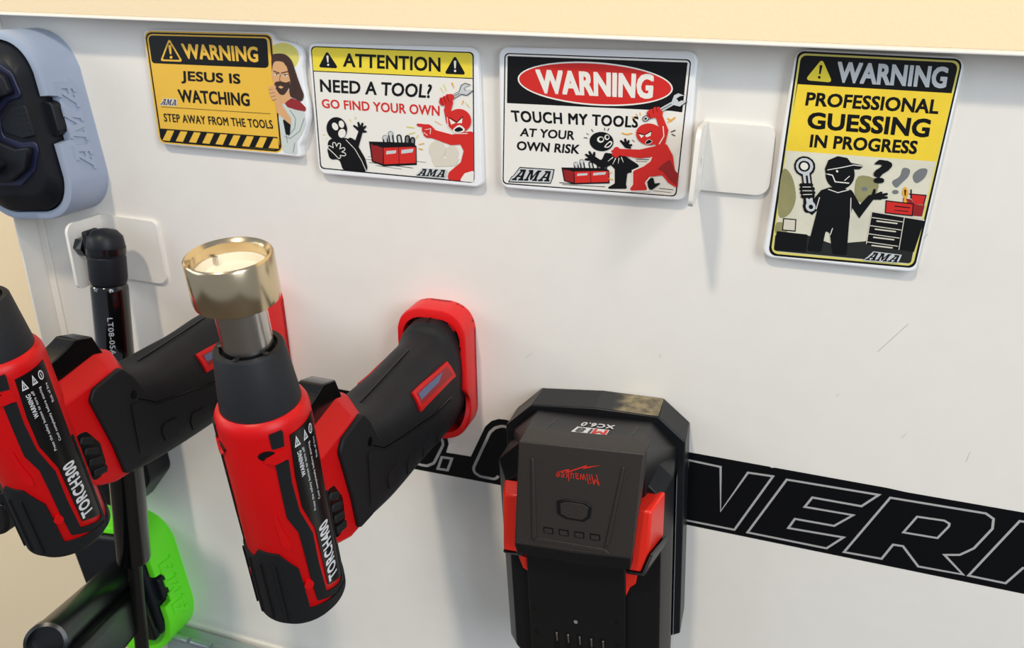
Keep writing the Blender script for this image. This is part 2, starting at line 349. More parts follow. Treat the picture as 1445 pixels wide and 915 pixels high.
# ------------------------------------------------------------------ signs
TS = 0.005
class Sign:
    def __init__(s, name, label, sc, ox, oy, outline, r, group=None):
        s.sc, s.ox, s.oy = sc, ox, oy; s.layer = 0
        P = [s.p(*q) for q in outline]; c = sum((Vector((a, 0, b)) for a, b in P), Vector()) / len(P)
        s.root = thing(name, label, 'sign', (c.x, 0, min(b for a, b in P)))
        bm = newbm(); add_prism(bm, roundpoly(P, r, 6), xz(0), xz(-TS))
        obj('backing', bm, M['sign'], s.root, bevel=0.0011, segs=3)
    def p(s, x, y):
        v = at(x / s.sc + s.ox, y / s.sc + s.oy, -TS); return (v.x, v.z)
    def f(s):
        y = -TS - 0.000008 * s.layer; return lambda a, b: Vector((*((lambda v: (v[0], y, v[1]))(s.p(a, b))),))
    def up(s): s.layer += 1; return s
    def end(s, name, bm, m, label=None): return obj(name, bm, M[m], s.root, smooth=False, label=label)
    def poly(s, name, m, pts, r=0, up=True, label=None):
        if up: s.up()
        polys = pts if isinstance(pts[0][0], (tuple, list, Vector)) else [pts]
        for q in polys:
            bm = newbm(); add_poly(bm, roundpoly(q, r) if r else q, s.f()); o = s.end(name, bm, m, label); s.layer += 0.25
        return o
    def text(s, t, quad, m, bold=0.02, up=True, name='lettering'):
        if up: s.up()
        bm = newbm(); U_ = Vector(quad[1]) - Vector(quad[0]); V_ = Vector(quad[3]) - Vector(quad[0])
        k = (bold - .008) * .8 + (.012 if 'M' in t else 0); U_ = U_ * (k * V_.length / U_.length); V_ = V_ * k
        for (a, b) in ((-1, -1), (1, -1), (1, 1), (-1, 1)):
            add_text(bm, t, [tuple(Vector(q) + U_ * a + V_ * b) for q in quad], s.f(), .012); s.layer += 0.25
        return s.end(name, bm, m)
    def strokes(s, name, m, L, up=True, label=None):
        """L: (pts, w[, w1])"""
        if up: s.up()
        bm = newbm(); f = s.f()
        for l in L: add_stroke(bm, l[0] if len(l[0]) > 1 and (Vector(l[0][0]) - Vector(l[0][1])).length > 0 else [l[0][0], (l[0][0][0] + 1, l[0][0][1])], l[1], s.f(), w1=l[2] if len(l) > 2 else None); s.layer += 0.25
        o = s.end(name, bm, m, label)
        if name in ('spark', 'impact_line', 'ground_line', 'robe_fold', 'drawer_line', 'knuckle_line'): o['kind'] = 'stuff'
        return o
    def logo(s, quad, m, rim=None, grow=.10):
        if rim:
            s.up(); bm = newbm(); add_logo(bm, quad, s.f(), grow); s.end('emblem_rim', bm, rim)
        s.up(); bm = newbm(); add_logo(bm, quad, s.f(), 0.0); s.end('emblem', bm, m)
def warn_tri(S, A, B, C, fill, mark, inner=None):
    """warning triangle A apex, B left, C right"""
    S.poly('warning_triangle', fill, [A, B, C], r=9)
    cx = (A[0] + B[0] + C[0]) / 3; cy = (A[1] + B[1] + C[1]) / 3
    if inner:
        sh = lambda P, k: (cx + (P[0] - cx) * k, cy + (P[1] - cy) * k)
        S.poly('warning_triangle', inner, [sh(A, .78), sh(B, .78), sh(C, .78)], r=6)
    h = (B[1] + C[1]) / 2 - A[1]; mx = (B[0] + C[0]) / 2
    L = lambda t: (A[0] + (mx - A[0]) * t, A[1] + h * t)
    S.strokes('exclamation_mark', mark, [([L(.34), L(.66)], h * .13, h * .07), ([L(.82), L(.825)], h * .12)])
def fig_strokes(S, name, m, L, rim=None, grow=10, label=None):
    if rim: S.strokes(name + '_rim', rim, [(l[0], l[1] + grow) + ((l[2] + grow,) if len(l) > 2 else ()) for l in L])
    return S.strokes(name, m, L, label=label)

# --- sign 1: gold, bearded man peeking round its edge
S = Sign('warning_sign', 'gold and black warning sign reading JESUS IS WATCHING with a bearded man behind it', 4.358, 180, 20,
         [(88, 92), (880, 108), (905, 160), (965, 165), (1040, 185), (1080, 245), (1072, 330), (1085, 440), (1112, 560), (1116, 640), (1085, 770), (1062, 812), (1072, 885), (960, 872), (192, 802)],
         [.004, .003, .004, .004, .006, .006, .01, .01, .01, .01, .01, .003, .002, .004, .005])
S.poly('halo', 'halo', ellipse(955, 265, 100, 90))
S.poly('gold_field', 'gold', [(98, 100), (887, 122), (958, 858), (196, 792)], r=38)
S.poly('border_line', 'black', [(106, 110), (882, 130), (950, 849), (205, 785)], r=34)
S.poly('gold_field', 'gold', [(116, 121), (872, 140), (940, 838), (213, 776)], r=30)
S.poly('border_line', 'black', [(126, 130), (858, 149), (870, 332), (150, 302)], r=22)
S.poly('header_panel', 'black', [(133, 138), (850, 158), (862, 332), (152, 302)], r=18, up=False)
warn_tri(S, (255, 148), (202, 288), (340, 293), 'gold', 'gold', 'black')
S.text('WARNING', [(330, 182), (798, 202), (803, 295), (350, 272)], 'gold', 0.035)
S.text('JESUS IS', [(330, 349), (690, 369), (697, 447), (333, 425)], 'black', 0.035)
S.text('WATCHING', [(308, 463), (746, 487), (752, 566), (322, 541)], 'black', 0.035)
S.logo([(212, 520), (306, 527), (306, 562), (203, 556)], 'navy', 'pale', .12)
S.strokes('rule_line', 'black', [([(210, 570), (878, 613)], 3)])
S.text('STEP AWAY FROM THE TOOLS', [(222, 611), (886, 653), (897, 705), (228, 660)], 'black', 0.022)
S.poly('hazard_band', 'black', [(196, 702), (925, 756), (942, 836), (212, 778)], r=10)
for i in range(9):
    x = 246 + i * 81.5; y = 714 + i * 6.0; w = 42 if i < 8 else 30
    S.poly('hazard_stripe', 'gold', [(x, y), (x + w, y + 3), (x + w - 28 if i < 8 else x + w + 4, y + 66), (x - 30, y + 61)], up=(i == 0))
# man: hair, robe, face, hand
S.poly('robe', 'cloth', [(945, 520), (1010, 515), (1060, 560), (1090, 610), (1096, 680), (1070, 740), (1040, 780), (1045, 865), (958, 850), (930, 640)], r=14)
S.poly('cloak', 'crimson', [(965, 548), (1010, 515), (1060, 535), (1098, 575), (1096, 600), (1040, 590), (985, 572)], r=10)
S.poly('hair', 'hair', catmull([(890, 255), (930, 242), (975, 250), (1010, 285), (1030, 340), (1050, 400), (1068, 450), (1085, 500), (1070, 535), (1030, 520), (1000, 500), (985, 430), (905, 420), (888, 330)], 4))
S.poly('neck', 'skin', [(925, 470), (990, 460), (1005, 515), (960, 555), (935, 540)], r=6)
S.poly('face', 'skin', catmull([(900, 300), (935, 290), (975, 305), (1002, 345), (1010, 400), (995, 440), (965, 470), (925, 468), (900, 430), (890, 370)], 4))
S.poly('beard', 'hair', catmull([(905, 425), (935, 412), (975, 420), (1000, 415), (992, 455), (965, 495), (938, 492), (915, 465)], 4))
S.poly('lips', 'skin', [(925, 447), (945, 440), (962, 450), (945, 458)], r=2)
S.strokes('moustache', 'hair', [([(912, 440), (940, 425), (968, 438), (985, 430)], 9)], up=False)
S.strokes('eyebrow', 'hair', [([(900, 350), (933, 362)], 7), ([(948, 362), (992, 352)], 7)], up=False)
S.poly('eye', 'paper', [ellipse(916, 370, 12, 6), ellipse(972, 376, 14, 6)])
S.strokes('pupil', 'black', [([(918, 370), (919, 370)], 9), ([(970, 376), (971, 376)], 9), ([(905, 364), (930, 366)], 3), ([(957, 370), (990, 372)], 3)])
S.strokes('nose', 'hair', [([(942, 370), (936, 405), (944, 412)], 3)], up=False)
S.poly('ear', 'skin', ellipse(1008, 400, 9, 22, -.1), up=False)
S.strokes('hair_lock', 'hair', [([(935, 250), (990, 320), (1012, 400), (1020, 470)], 16, 26)])
S.strokes('robe_fold', 'grey', [([(1000, 590), (1035, 640), (1030, 700), (990, 750)], 3), ([(1088, 640), (1060, 720), (1000, 765), (965, 750)], 3), ([(970, 700), (985, 790)], 3), ([(1030, 790), (1020, 850)], 3)])
S.poly('forearm', 'skin', [(915, 560), (945, 545), (1005, 640), (1008, 690), (960, 640), (920, 605)], r=8)
S.poly('sleeve_shadow', 'black', [(955, 640), (1005, 680), (1000, 745), (975, 740)], r=6)
S.poly('palm', 'skin', [(870, 470), (900, 440), (935, 490), (948, 550), (920, 582), (905, 530), (880, 510)], r=8)
for i in range(4):
    S.strokes('finger', 'skin', [([(880 + i * 7, 452 + i * 22), (905 + i * 5, 448 + i * 22)], 21)], up=(i == 0))
    S.strokes('finger_line', 'hair', [([(872 + i * 7, 464 + i * 22), (900 + i * 6, 462 + i * 20)], 2.5)], up=(i == 0))

# --- drawing helpers for the cartoon signs
def spanner(S, a, b, w, m='silver', rim='black', head=None):
    """open-ended spanner from a (ring end) to b (jaw)"""
    A, B = Vector(a), Vector(b); d = (B - A).normalized(); n = Vector((-d.y, d.x)); hd = head or w * 1.6
    S.strokes('spanner_rim', rim, [([a, b], w + 5)]); 
    jaw = [B + n * hd * 1.0 + d * hd * 1.7, B + n * hd * .35 + d * hd * 1.0, B + n * hd * .3 + d * hd * .3, B - n * hd * .45 + d * hd * .3, B - n * hd * .5 + d * hd * 1.1, B - n * hd * .2 + d * hd * 1.9,
           B - n * hd * 1.15 + d * hd * 1.1, B - n * hd * 1.2 + d * hd * .2, B - n * w * .5 - d * hd * .8, B + n * w * .5 - d * hd * .8, B + n * hd * 1.2 + d * hd * .1]
    big = [B + d * hd * .4 + (p - B - d * hd * .4) * 1.14 for p in jaw]
    S.poly('spanner_rim', rim, [tuple(p) for p in big], up=False)
    S.strokes('spanner', m, [([a, b], w)]); S.poly('spanner', m, [tuple(p) for p in jaw], up=False)
    S.strokes('spanner_groove', 'grey', [([tuple(A + d * w), tuple(B - d * w * 1.5)], w * .3)])
def toolbox(S, x, y, w, h, dx, dy, k):
    """cartoon red toolbox: x, y top left of its front face"""
    for i, (tx, ty, r) in enumerate([(.05, -.75, 1), (.22, -1.05, 1), (.48, -.8, 0), (.66, -.75, 0), (.82, -.6, 0)]):
        p = (x + w * (tx + .06), y + h * .1); q = (x + w * tx + (w * .08 if i > 2 else 0), y + h * ty * .75)
        S.strokes('tool_outline', 'black', [([p, q], k * 2.2)], up=(i == 0)); 
    for i, (tx, ty, r) in enumerate([(.05, -.75, 1), (.22, -1.05, 1), (.48, -.8, 0), (.66, -.75, 0), (.82, -.6, 0)]):
        p = (x + w * (tx + .06), y + h * .1); q = (x + w * tx + (w * .08 if i > 2 else 0), y + h * ty * .75)
        S.strokes('tool', 'silver' if i < 3 else 'grey', [([p, q], k)] + ([([q, q], k * 1.8)] if r else []), up=(i == 0))
    S.poly('toolbox_side', 'black', [(x - dx * 1.25, y - dy * 1.3), (x + w * .9, y - dy), (x + w * 1.02, y - dy * .2), (x + w * 1.03, y + h * 1.04), (x + w * .02, y + h * 1.12), (x - dx, y + h * .85)])
    S.poly('toolbox', 'dred', [(x - dx * 1.1, y - dy * .8), (x - 2, y + 4), (x - 2, y + h * .98), (x - dx * .9, y + h * .8)])
    S.poly('toolbox', 'red', [(x + 2, y + 3), (x + w, y - dy * .1), (x + w, y + h * .92), (x + 4, y + h)], up=False)
    S.strokes('toolbox_line', 'black', [([(x + w * .47, y + 2), (x + w * .49, y + h * .95)], 3), ([(x - dx, y - dy * .5), (x + w, y - dy * .1)], 4)])
    S.poly('toolbox_handle', 'silver', [[(x + w * .1, y + h * .22), (x + w * .4, y + h * .18), (x + w * .38, y + h * .36), (x + w * .08, y + h * .42)], [(x + w * .56, y + h * .16), (x + w * .93, y + h * .08), (x + w * .9, y + h * .3), (x + w * .55, y + h * .38)]], up=False)
def hand(S, m, base, tips, w, rim=None):
    L = [([base, t], w * 1.15, w * .62) for t in tips]
    if rim: S.strokes('hand_rim', rim, [(l[0], l[1] + 8, l[2] + 8) for l in L])
    S.strokes('hand', m, L)

# --- sign 2
S = Sign('attention_sign', 'white sign with a yellow ATTENTION header reading NEED A TOOL? GO FIND YOUR OWN', 3.814, 420, 40,
         [(52, 78), (968, 102), (995, 845), (962, 858), (112, 785)], [.004, .0045, .004, .003, .0045])
S.poly('border_line', 'black', [(70, 95), (948, 128), (952, 834), (122, 756)], r=22)
S.poly('white_field', 'paper', [(76, 101), (941, 134), (946, 826), (128, 750)], r=20)
S.poly('header_panel', 'yellow', [(76, 101), (941, 134), (940, 268), (84, 228)], r=[20, 20, 0, 0])
S.strokes('rule_line', 'black', [([(84, 230), (941, 270)], 5)])
warn_tri(S, (158, 120), (112, 210), (220, 216), 'black', 'paper')
warn_tri(S, (847, 145), (790, 245), (906, 250), 'black', 'paper')
S.text('ATTENTION', [(246, 134), (768, 158), (768, 234), (246, 206)], 'black', 0.03)
S.text('NEED A TOOL?', [(120, 274), (724, 302), (716, 376), (124, 342)], 'black', 0.028)
S.text('GO FIND YOUR OWN', [(128, 380), (764, 417), (764, 472), (134, 428)], 'red', 0.025)
S.strokes('ground_line', 'black', [([(370, 705), (500, 718)], 2), ([(385, 722), (620, 752)], 3), ([(420, 738), (560, 758)], 2), ([(600, 712), (690, 722)], 2), ([(380, 690), (420, 694)], 2)])
toolbox(S, 462, 640, 175, 92, 62, 24, 13)
S.strokes('spark', 'halo', [([(770, 320), (785, 345)], 4), ([(785, 300), (800, 335)], 4), ([(590, 530), (625, 535)], 7), ([(600, 570), (630, 560)], 6), ([(640, 590), (650, 575)], 5), ([(312, 478), (312, 486)], 6), ([(280, 490), (288, 500)], 4), ([(905, 400), (925, 425)], 4), ([(150, 600), (160, 590)], 2), ([(138, 572), (148, 572)], 4)])
S.strokes('spark', 'orange', [([(832, 295), (842, 322)], 8, 3), ([(655, 648), (672, 652)], 7), ([(893, 390), (885, 410)], 6, 3), ([(740, 500), (775, 520)], 3), ([(655, 625), (680, 620)], 5)], up=False)
# faded figure
S.poly('faded_figure', 'pale', [ellipse(752, 655, 44, 52), ellipse(830, 670, 35, 40), [(720, 700), (870, 700), (850, 740), (740, 745)]])
# black man raising his hands
fig = [([(205, 598), (260, 650), (330, 770)], 84, 130), ([(195, 600), (190, 690)], 62, 40), ([(300, 620), (342, 545)], 42, 26)]
S.poly('black_figure', 'black', [(165, 600), (200, 590), (265, 590), (325, 630), (365, 700), (385, 776), (245, 764), (225, 700), (175, 712), (162, 660)], r=24)
S.strokes('black_figure', 'black', [([(285, 605), (320, 622), (342, 550)], 34, 22)], up=False)
S.poly('figure_head', 'black', ellipse(212, 540, 55, 63, -.25), up=False)
S.poly('figure_eye', 'paper', [ellipse(203, 528, 15, 22, -.5), ellipse(237, 516, 14, 20, -.3), ellipse(240, 565, 20, 24, .2)])
hand(S, 'black', (340, 552), [(305, 525), (328, 508), (350, 512), (366, 528), (368, 556)], 17)
hand(S, 'black', (210, 668), [(172, 640), (198, 622), (225, 626), (248, 650), (252, 678), (225, 692)], 20, 'paper')
S.strokes('white_crease', 'paper', [([(262, 600), (310, 650), (345, 710), (372, 770)], 3)])
# red man shouting
S.poly('red_figure', 'red', [(885, 560), (948, 552), (950, 825), (806, 815), (815, 775), (880, 720), (895, 660), (870, 610)], r=16)
S.poly('white_gap', 'paper', [(950, 765), (900, 780), (872, 822), (948, 828)], r=8)
S.strokes('red_figure', 'red', [([(905, 590), (830, 600), (720, 565)], 66, 46), ([(820, 500), (808, 440), (820, 400)], 40, 36)])
S.poly('figure_head', 'red', ellipse(870, 497, 66, 64, .2))
S.strokes('figure_rim', 'paper', [([(806, 480), (812, 530), (850, 566), (915, 566)], 4)])
S.poly('figure_eye', 'paper', [[(818, 486), (853, 508), (828, 518)], [(858, 510), (888, 482), (886, 510)], catmull([(838, 545), (870, 520), (900, 540), (890, 558), (850, 560)], 4)])
S.poly('open_mouth', 'black', catmull([(846, 545), (870, 530), (892, 544), (880, 554), (855, 556)], 4))
S.strokes('eyebrow', 'black', [([(818, 480), (856, 504)], 5), ([(858, 506), (890, 476)], 5)], up=False)
S.strokes('pointing_hand', 'red', [([(715, 560), (700, 545)], 60), ([(700, 528), (650, 519)], 22, 15), ([(690, 570), (700, 578)], 22)])
S.strokes('knuckle_line', 'paper', [([(688, 545), (718, 540), (715, 568)], 3), ([(680, 560), (700, 575)], 3)])
spanner(S, (790, 398), (895, 335), 17, head=24)
S.strokes('fist', 'red', [([(785, 395), (825, 372)], 44, 40), ([(775, 380), (778, 398)], 18), ([(792, 372), (798, 394)], 18), ([(808, 362), (816, 386)], 18)])
S.strokes('knuckle_line', 'black', [([(772, 380), (782, 410)], 3), ([(788, 372), (800, 402)], 3), ([(804, 364), (816, 392)], 3)])
S.logo([(655, 754), (806, 762), (800, 802), (642, 792)], 'black', 'silver', .1)

# --- sign 3
S = Sign('warning_sign', 'white sign with a red oval WARNING header reading TOUCH MY TOOLS AT YOUR OWN RISK', 3.66, 690, 50,
         [(50, 58), (1085, 82), (1068, 210), (1020, 835), (990, 858), (60, 790)], [.0045, .005, 0, .004, .0045, .0045])
S.poly('border_line', 'black', [(80, 90), (1046, 124), (968, 834), (70, 768)], r=22)
S.poly('white_field', 'paper', [(86, 96), (1039, 130), (962, 828), (76, 762)], r=19)
S.poly('header_panel', 'black', [(96, 106), (1026, 140), (998, 398), (940, 390), (93, 350)], r=4)
S.poly('oval_rim', 'paper', ellipse(549, 250, 402, 112, .068, 48))
S.poly('red_oval', 'red', ellipse(549, 250, 394, 104, .068, 48))
S.text('WARNING', [(243, 178), (850, 204), (840, 325), (258, 296)], 'paper', 0.05)
S.text('TOUCH MY TOOLS', [(114, 388), (772, 421), (766, 476), (122, 444)], 'black', 0.04)
S.text('AT YOUR', [(166, 478), (444, 494), (440, 540), (160, 520)], 'black', 0.035)
S.text('OWN RISK', [(146, 546), (472, 566), (464, 612), (144, 592)], 'black', 0.035)
S.logo([(138, 690), (334, 702), (324, 756), (116, 748)], 'black', 'black', .20)
S.logo([(138, 690), (334, 702), (324, 756), (116, 748)], 'black', 'silver', .11)
S.strokes('ground_line', 'black', [([(365, 760), (440, 768)], 4), ([(380, 770), (600, 782)], 3), ([(560, 755), (620, 760)], 3), ([(760, 640), (825, 642)], 3), ([(760, 650), (815, 652)], 2), ([(880, 790), (950, 797)], 3), ([(850, 802), (940, 812)], 2)])
toolbox(S, 440, 700, 178, 62, 52, 14, 11)
S.strokes('spark', 'orange', [([(690, 505), (712, 512), (738, 506)], 7), ([(740, 420), (752, 430)], 4), ([(760, 405), (768, 416)], 4), ([(780, 400), (784, 412)], 4), ([(925, 430), (940, 440), (960, 425)], 8), ([(925, 448), (945, 440)], 6), ([(620, 740), (640, 745)], 5), ([(625, 715), (635, 705)], 4)])
S.strokes('impact_line', 'black', [([(530, 485), (538, 497)], 4), ([(598, 478), (598, 490)], 4), ([(620, 480), (614, 492)], 4), ([(492, 528), (508, 530)], 4), ([(505, 506), (515, 512)], 3), ([(942, 498), (962, 490)], 5), ([(945, 510), (960, 518)], 5), ([(740, 540), (752, 548)], 3)], up=False)
S.poly('black_figure', 'black', [(600, 605), (700, 620), (775, 670), (765, 700), (715, 712), (708, 770), (715, 792), (600, 792), (650, 765), (650, 690), (625, 665), (560, 680), (545, 650), (585, 640)], r=8)
S.poly('figure_head', 'black', ellipse(582, 548, 62, 50, .1), up=False)
S.strokes('black_figure', 'black', [([(540, 640), (590, 670), (640, 650)], 34, 30)], up=False)
hand(S, 'black', (538, 640), [(502, 616), (520, 602), (545, 606), (500, 640)], 18)
hand(S, 'black', (710, 572), [(682, 545), (704, 536), (722, 545), (736, 566), (730, 580)], 17)
S.poly('figure_eye', 'paper', [ellipse(577, 538, 18, 16), ellipse(610, 526, 13, 14), catmull([(596, 575), (625, 545), (638, 556), (620, 578)], 4)])
S.poly('open_mouth', 'black', [ellipse(580, 536, 11, 10), ellipse(612, 525, 8, 9), catmull([(603, 573), (624, 553), (631, 559), (617, 573)], 4)])
S.poly('figure_boot', 'black', [(818, 738), (850, 735), (856, 765), (892, 760), (868, 778), (840, 798), (822, 790)], r=5)
red_body = [(862, 575), (918, 560), (950, 620), (962, 700), (980, 715), (974, 790), (925, 760), (895, 722), (830, 730), (805, 760), (822, 800), (720, 802), (745, 770), (745, 700), (800, 676), (835, 650), (850, 610)]
S.strokes('figure_rim', 'paper', [([p for p in red_body[8:]] + [(735, 625)], 14)])
S.poly('red_figure', 'red', red_body, r=10)
S.poly('dark_shade', 'dred', [(935, 640), (958, 690), (978, 720), (972, 780), (930, 745), (900, 705), (870, 690), (905, 660)], r=6)
S.strokes('red_figure', 'red', [([(880, 595), (780, 612), (670, 602)], 56, 34), ([(885, 560), (905, 490), (880, 420)], 50, 36)])
S.strokes('red_fist', 'red', [([(660, 592), (658, 614)], 34), ([(640, 598), (650, 596)], 15), ([(642, 614), (652, 616)], 15)], up=False)
S.strokes('impact_line', 'paper', [([(640, 630), (615, 650)], 5, 2), ([(655, 635), (640, 665)], 5, 2), ([(672, 635), (668, 660)], 5, 2), ([(685, 630), (695, 655)], 5, 2)])
S.strokes('figure_rim', 'paper', [([(900, 470), (904, 520), (880, 560)], 5)])
S.poly('figure_head', 'red', ellipse(828, 510, 68, 56, .1))
S.poly('figure_eye', 'paper', [[(775, 510), (802, 516), (788, 530)], [(806, 516), (838, 498), (836, 518), (815, 526)], catmull([(806, 556), (825, 536), (845, 548), (825, 562)], 4)])
S.poly('open_mouth', 'black', catmull([(808, 556), (826, 538), (842, 548), (825, 559)], 4))
S.strokes('eyebrow', 'black', [([(772, 505), (803, 513)], 5), ([(806, 513), (840, 494)], 5)], up=False)
spanner(S, (812, 428), (968, 340), 20, head=27)
S.strokes('ring_end', 'black', [([(808, 430), (812, 428)], 30)]); S.strokes('ring_end', 'silver', [([(808, 430), (812, 428)], 22)]); S.strokes('ring_hole', 'black', [([(808, 430), (811, 429)], 11)])
S.strokes('fist', 'red', [([(838, 405), (878, 400)], 46, 42), ([(840, 388), (842, 410)], 18), ([(858, 378), (862, 402)], 18), ([(876, 376), (882, 400)], 18)])
S.strokes('knuckle_line', 'black', [([(826, 405), (836, 430)], 3), ([(848, 385), (852, 402)], 3), ([(866, 378), (872, 396)], 3)])

# --- sign 4
S = Sign('warning_sign', 'tall worn yellow and black sign reading PROFESSIONAL GUESSING IN PROGRESS', 2.615, 1060, 50,
         [(166, 50), (795, 80), (608, 872), (580, 876), (38, 820)], [.005, .005, .004, .003, .005])
S.poly('border_line', 'black', [(172, 57), (783, 87), (604, 860), (62, 812)], r=26)
S.poly('cream_line', 'halo', [(178, 65), (775, 94), (597, 852), (72, 805)], r=24)
S.poly('border_line', 'black', [(184, 73), (766, 101), (589, 845), (81, 797)], r=22)
S.poly('yellow_field', 'worn', [(172, 180), (746, 214), (682, 466), (130, 425)])
S.poly('grunge_field', 'grunge', [(130, 425), (682, 466), (589, 845), (81, 797)], r=[0, 0, 20, 20], up=False)
warn_tri(S, (262, 86), (198, 165), (300, 174), 'yellow', 'black')
S.text('WARNING', [(322, 98), (728, 118), (716, 194), (316, 172)], 'silver', 0.045)
S.text('PROFESSIONAL', [(208, 210), (696, 238), (688, 290), (200, 258)], 'black', 0.04)
S.text('GUESSING', [(212, 284), (664, 310), (652, 376), (208, 342)], 'black', 0.05)
S.text('IN PROGRESS', [(222, 366), (616, 390), (608, 438), (216, 412)], 'black', 0.04)
S.poly('olive_stain', 'olive', [catmull([(115, 500), (150, 520), (165, 600), (140, 660), (100, 660)], 4), catmull([(395, 520), (470, 540), (440, 620), (385, 600)], 4), catmull([(95, 690), (140, 700), (120, 740), (90, 730)], 3)])
S.poly('dark_ground', 'dark', [(90, 730), (200, 735), (300, 770), (420, 760), (620, 690), (589, 842), (83, 795)], r=12)
S.poly('smoke', 'grey', [catmull([(520, 540), (548, 520), (560, 490), (585, 495), (580, 520), (555, 545), (535, 562)], 4), catmull([(600, 510), (625, 492), (650, 495), (640, 525), (612, 545), (598, 532)], 4), ellipse(418, 567, 11, 8), ellipse(532, 578, 12, 8)])
S.poly('crate', 'pale', [(120, 676), (165, 680), (162, 722), (116, 718)])
S.strokes('crate_line', 'black', [([(120, 676), (165, 680), (162, 722), (116, 718), (120, 676)], 4)])
S.poly('bench', 'black', [(95, 722), (208, 735), (202, 800), (84, 792)], r=3, up=False)
# chest of drawers
S.poly('cabinet', 'black', [(445, 648), (640, 680), (600, 800), (425, 772)], r=4)
for i in range(4):
    y = 672 + i * 30; x = 446 - i * 6
    S.strokes('drawer_line', 'pale', [([(x, y), (x + 112, y + 16)], 3), ([(x + 18, y + 13), (x + 92, y + 22)], 5)], up=(i == 0))
S.strokes('drawer_line', 'pale', [([(445, 652), (425, 768)], 3), ([(565, 672), (545, 790)], 3), ([(445, 650), (638, 682)], 4)], up=False)
S.poly('toolbox', 'red', [[(498, 610), (598, 622), (594, 665), (495, 655)], [(585, 585), (645, 590), (636, 625), (600, 622)]], r=4)
S.poly('toolbox_lid', 'dred', [[(560, 600), (590, 605), (600, 622), (560, 618)], [(598, 622), (640, 628), (630, 668), (594, 665)]], up=False)
S.strokes('toolbox_line', 'black', [([(498, 610), (598, 622), (594, 665), (495, 655), (498, 610)], 4), ([(585, 585), (645, 590), (636, 625)], 4), ([(530, 630), (585, 636)], 4), ([(530, 645), (580, 650)], 3), ([(590, 570), (590, 600)], 5)])
S.poly('flame', 'orange', catmull([(568, 558), (580, 580), (572, 605), (576, 615), (562, 615), (564, 600), (557, 580)], 4))
S.strokes('flame_core', 'black', [([(568, 572), (568, 590)], 7, 4)])
# man in a cap shrugging
S.poly('black_figure', 'black', [(255, 572), (290, 560), (345, 562), (375, 590), (372, 640), (362, 680), (352, 812), (300, 808), (290, 730), (275, 720), (258, 800), (205, 795), (232, 690), (245, 640)], r=9)
S.poly('figure_head', 'black', ellipse(328, 512, 54, 56), up=False)
S.strokes('black_figure', 'black', [([(270, 590), (222, 640), (205, 630)], 42, 30), ([(208, 640), (205, 570)], 30, 26), ([(360, 585), (400, 650), (440, 600)], 34, 24)], up=False)
S.strokes('figure_rim', 'paper', [([(276, 510), (300, 516), (310, 540), (360, 545)], 4), ([(285, 568), (320, 580), (360, 570)], 3), ([(240, 640), (252, 598)], 3), ([(368, 600), (366, 680)], 3), ([(292, 735), (300, 712)], 3), ([(345, 535), (362, 520)], 3)])
S.poly('cap', 'black', [(272, 492), (285, 460), (320, 445), (355, 452), (368, 470), (418, 480), (400, 494), (355, 494), (300, 498), (275, 516)], r=6)
S.strokes('cap_line', 'paper', [([(282, 496), (330, 488), (378, 478), (410, 482)], 3), ([(316, 500), (318, 502)], 7)])
hand(S, 'black', (448, 598), [(455, 570), (480, 580), (500, 585), (500, 598), (478, 602)], 14)
S.strokes('spanner_rim', 'black', [([(195, 482), (200, 484)], 74), ([(200, 490), (218, 630)], 36)])
S.strokes('spanner', 'silver', [([(195, 482), (199, 483)], 60), ([(200, 490), (218, 630)], 24), ([(219, 630), (220, 632)], 36)])
S.strokes('ring_hole', 'black', [([(194, 482), (198, 483)], 40), ([(205, 520), (214, 600)], 8), ([(220, 632), (221, 633)], 16)])
S.strokes('ring_hole', 'paper', [([(195, 482), (197, 483)], 27)])
S.strokes('figure_fingers', 'black', [([(185, 552), (222, 552)], 14), ([(185, 566), (228, 566)], 14), ([(187, 580), (230, 580)], 14), ([(190, 594), (228, 592)], 14)])
S.strokes('finger_line', 'paper', [([(190, 559), (220, 559)], 2.5), ([(190, 573), (224, 573)], 2.5), ([(192, 587), (224, 586)], 2.5)])
S.text('?', [(458, 460), (522, 462), (505, 545), (448, 542)], 'black', 0.04)
S.logo([(436, 798), (556, 812), (545, 838), (420, 828)], 'black', 'silver', .1)

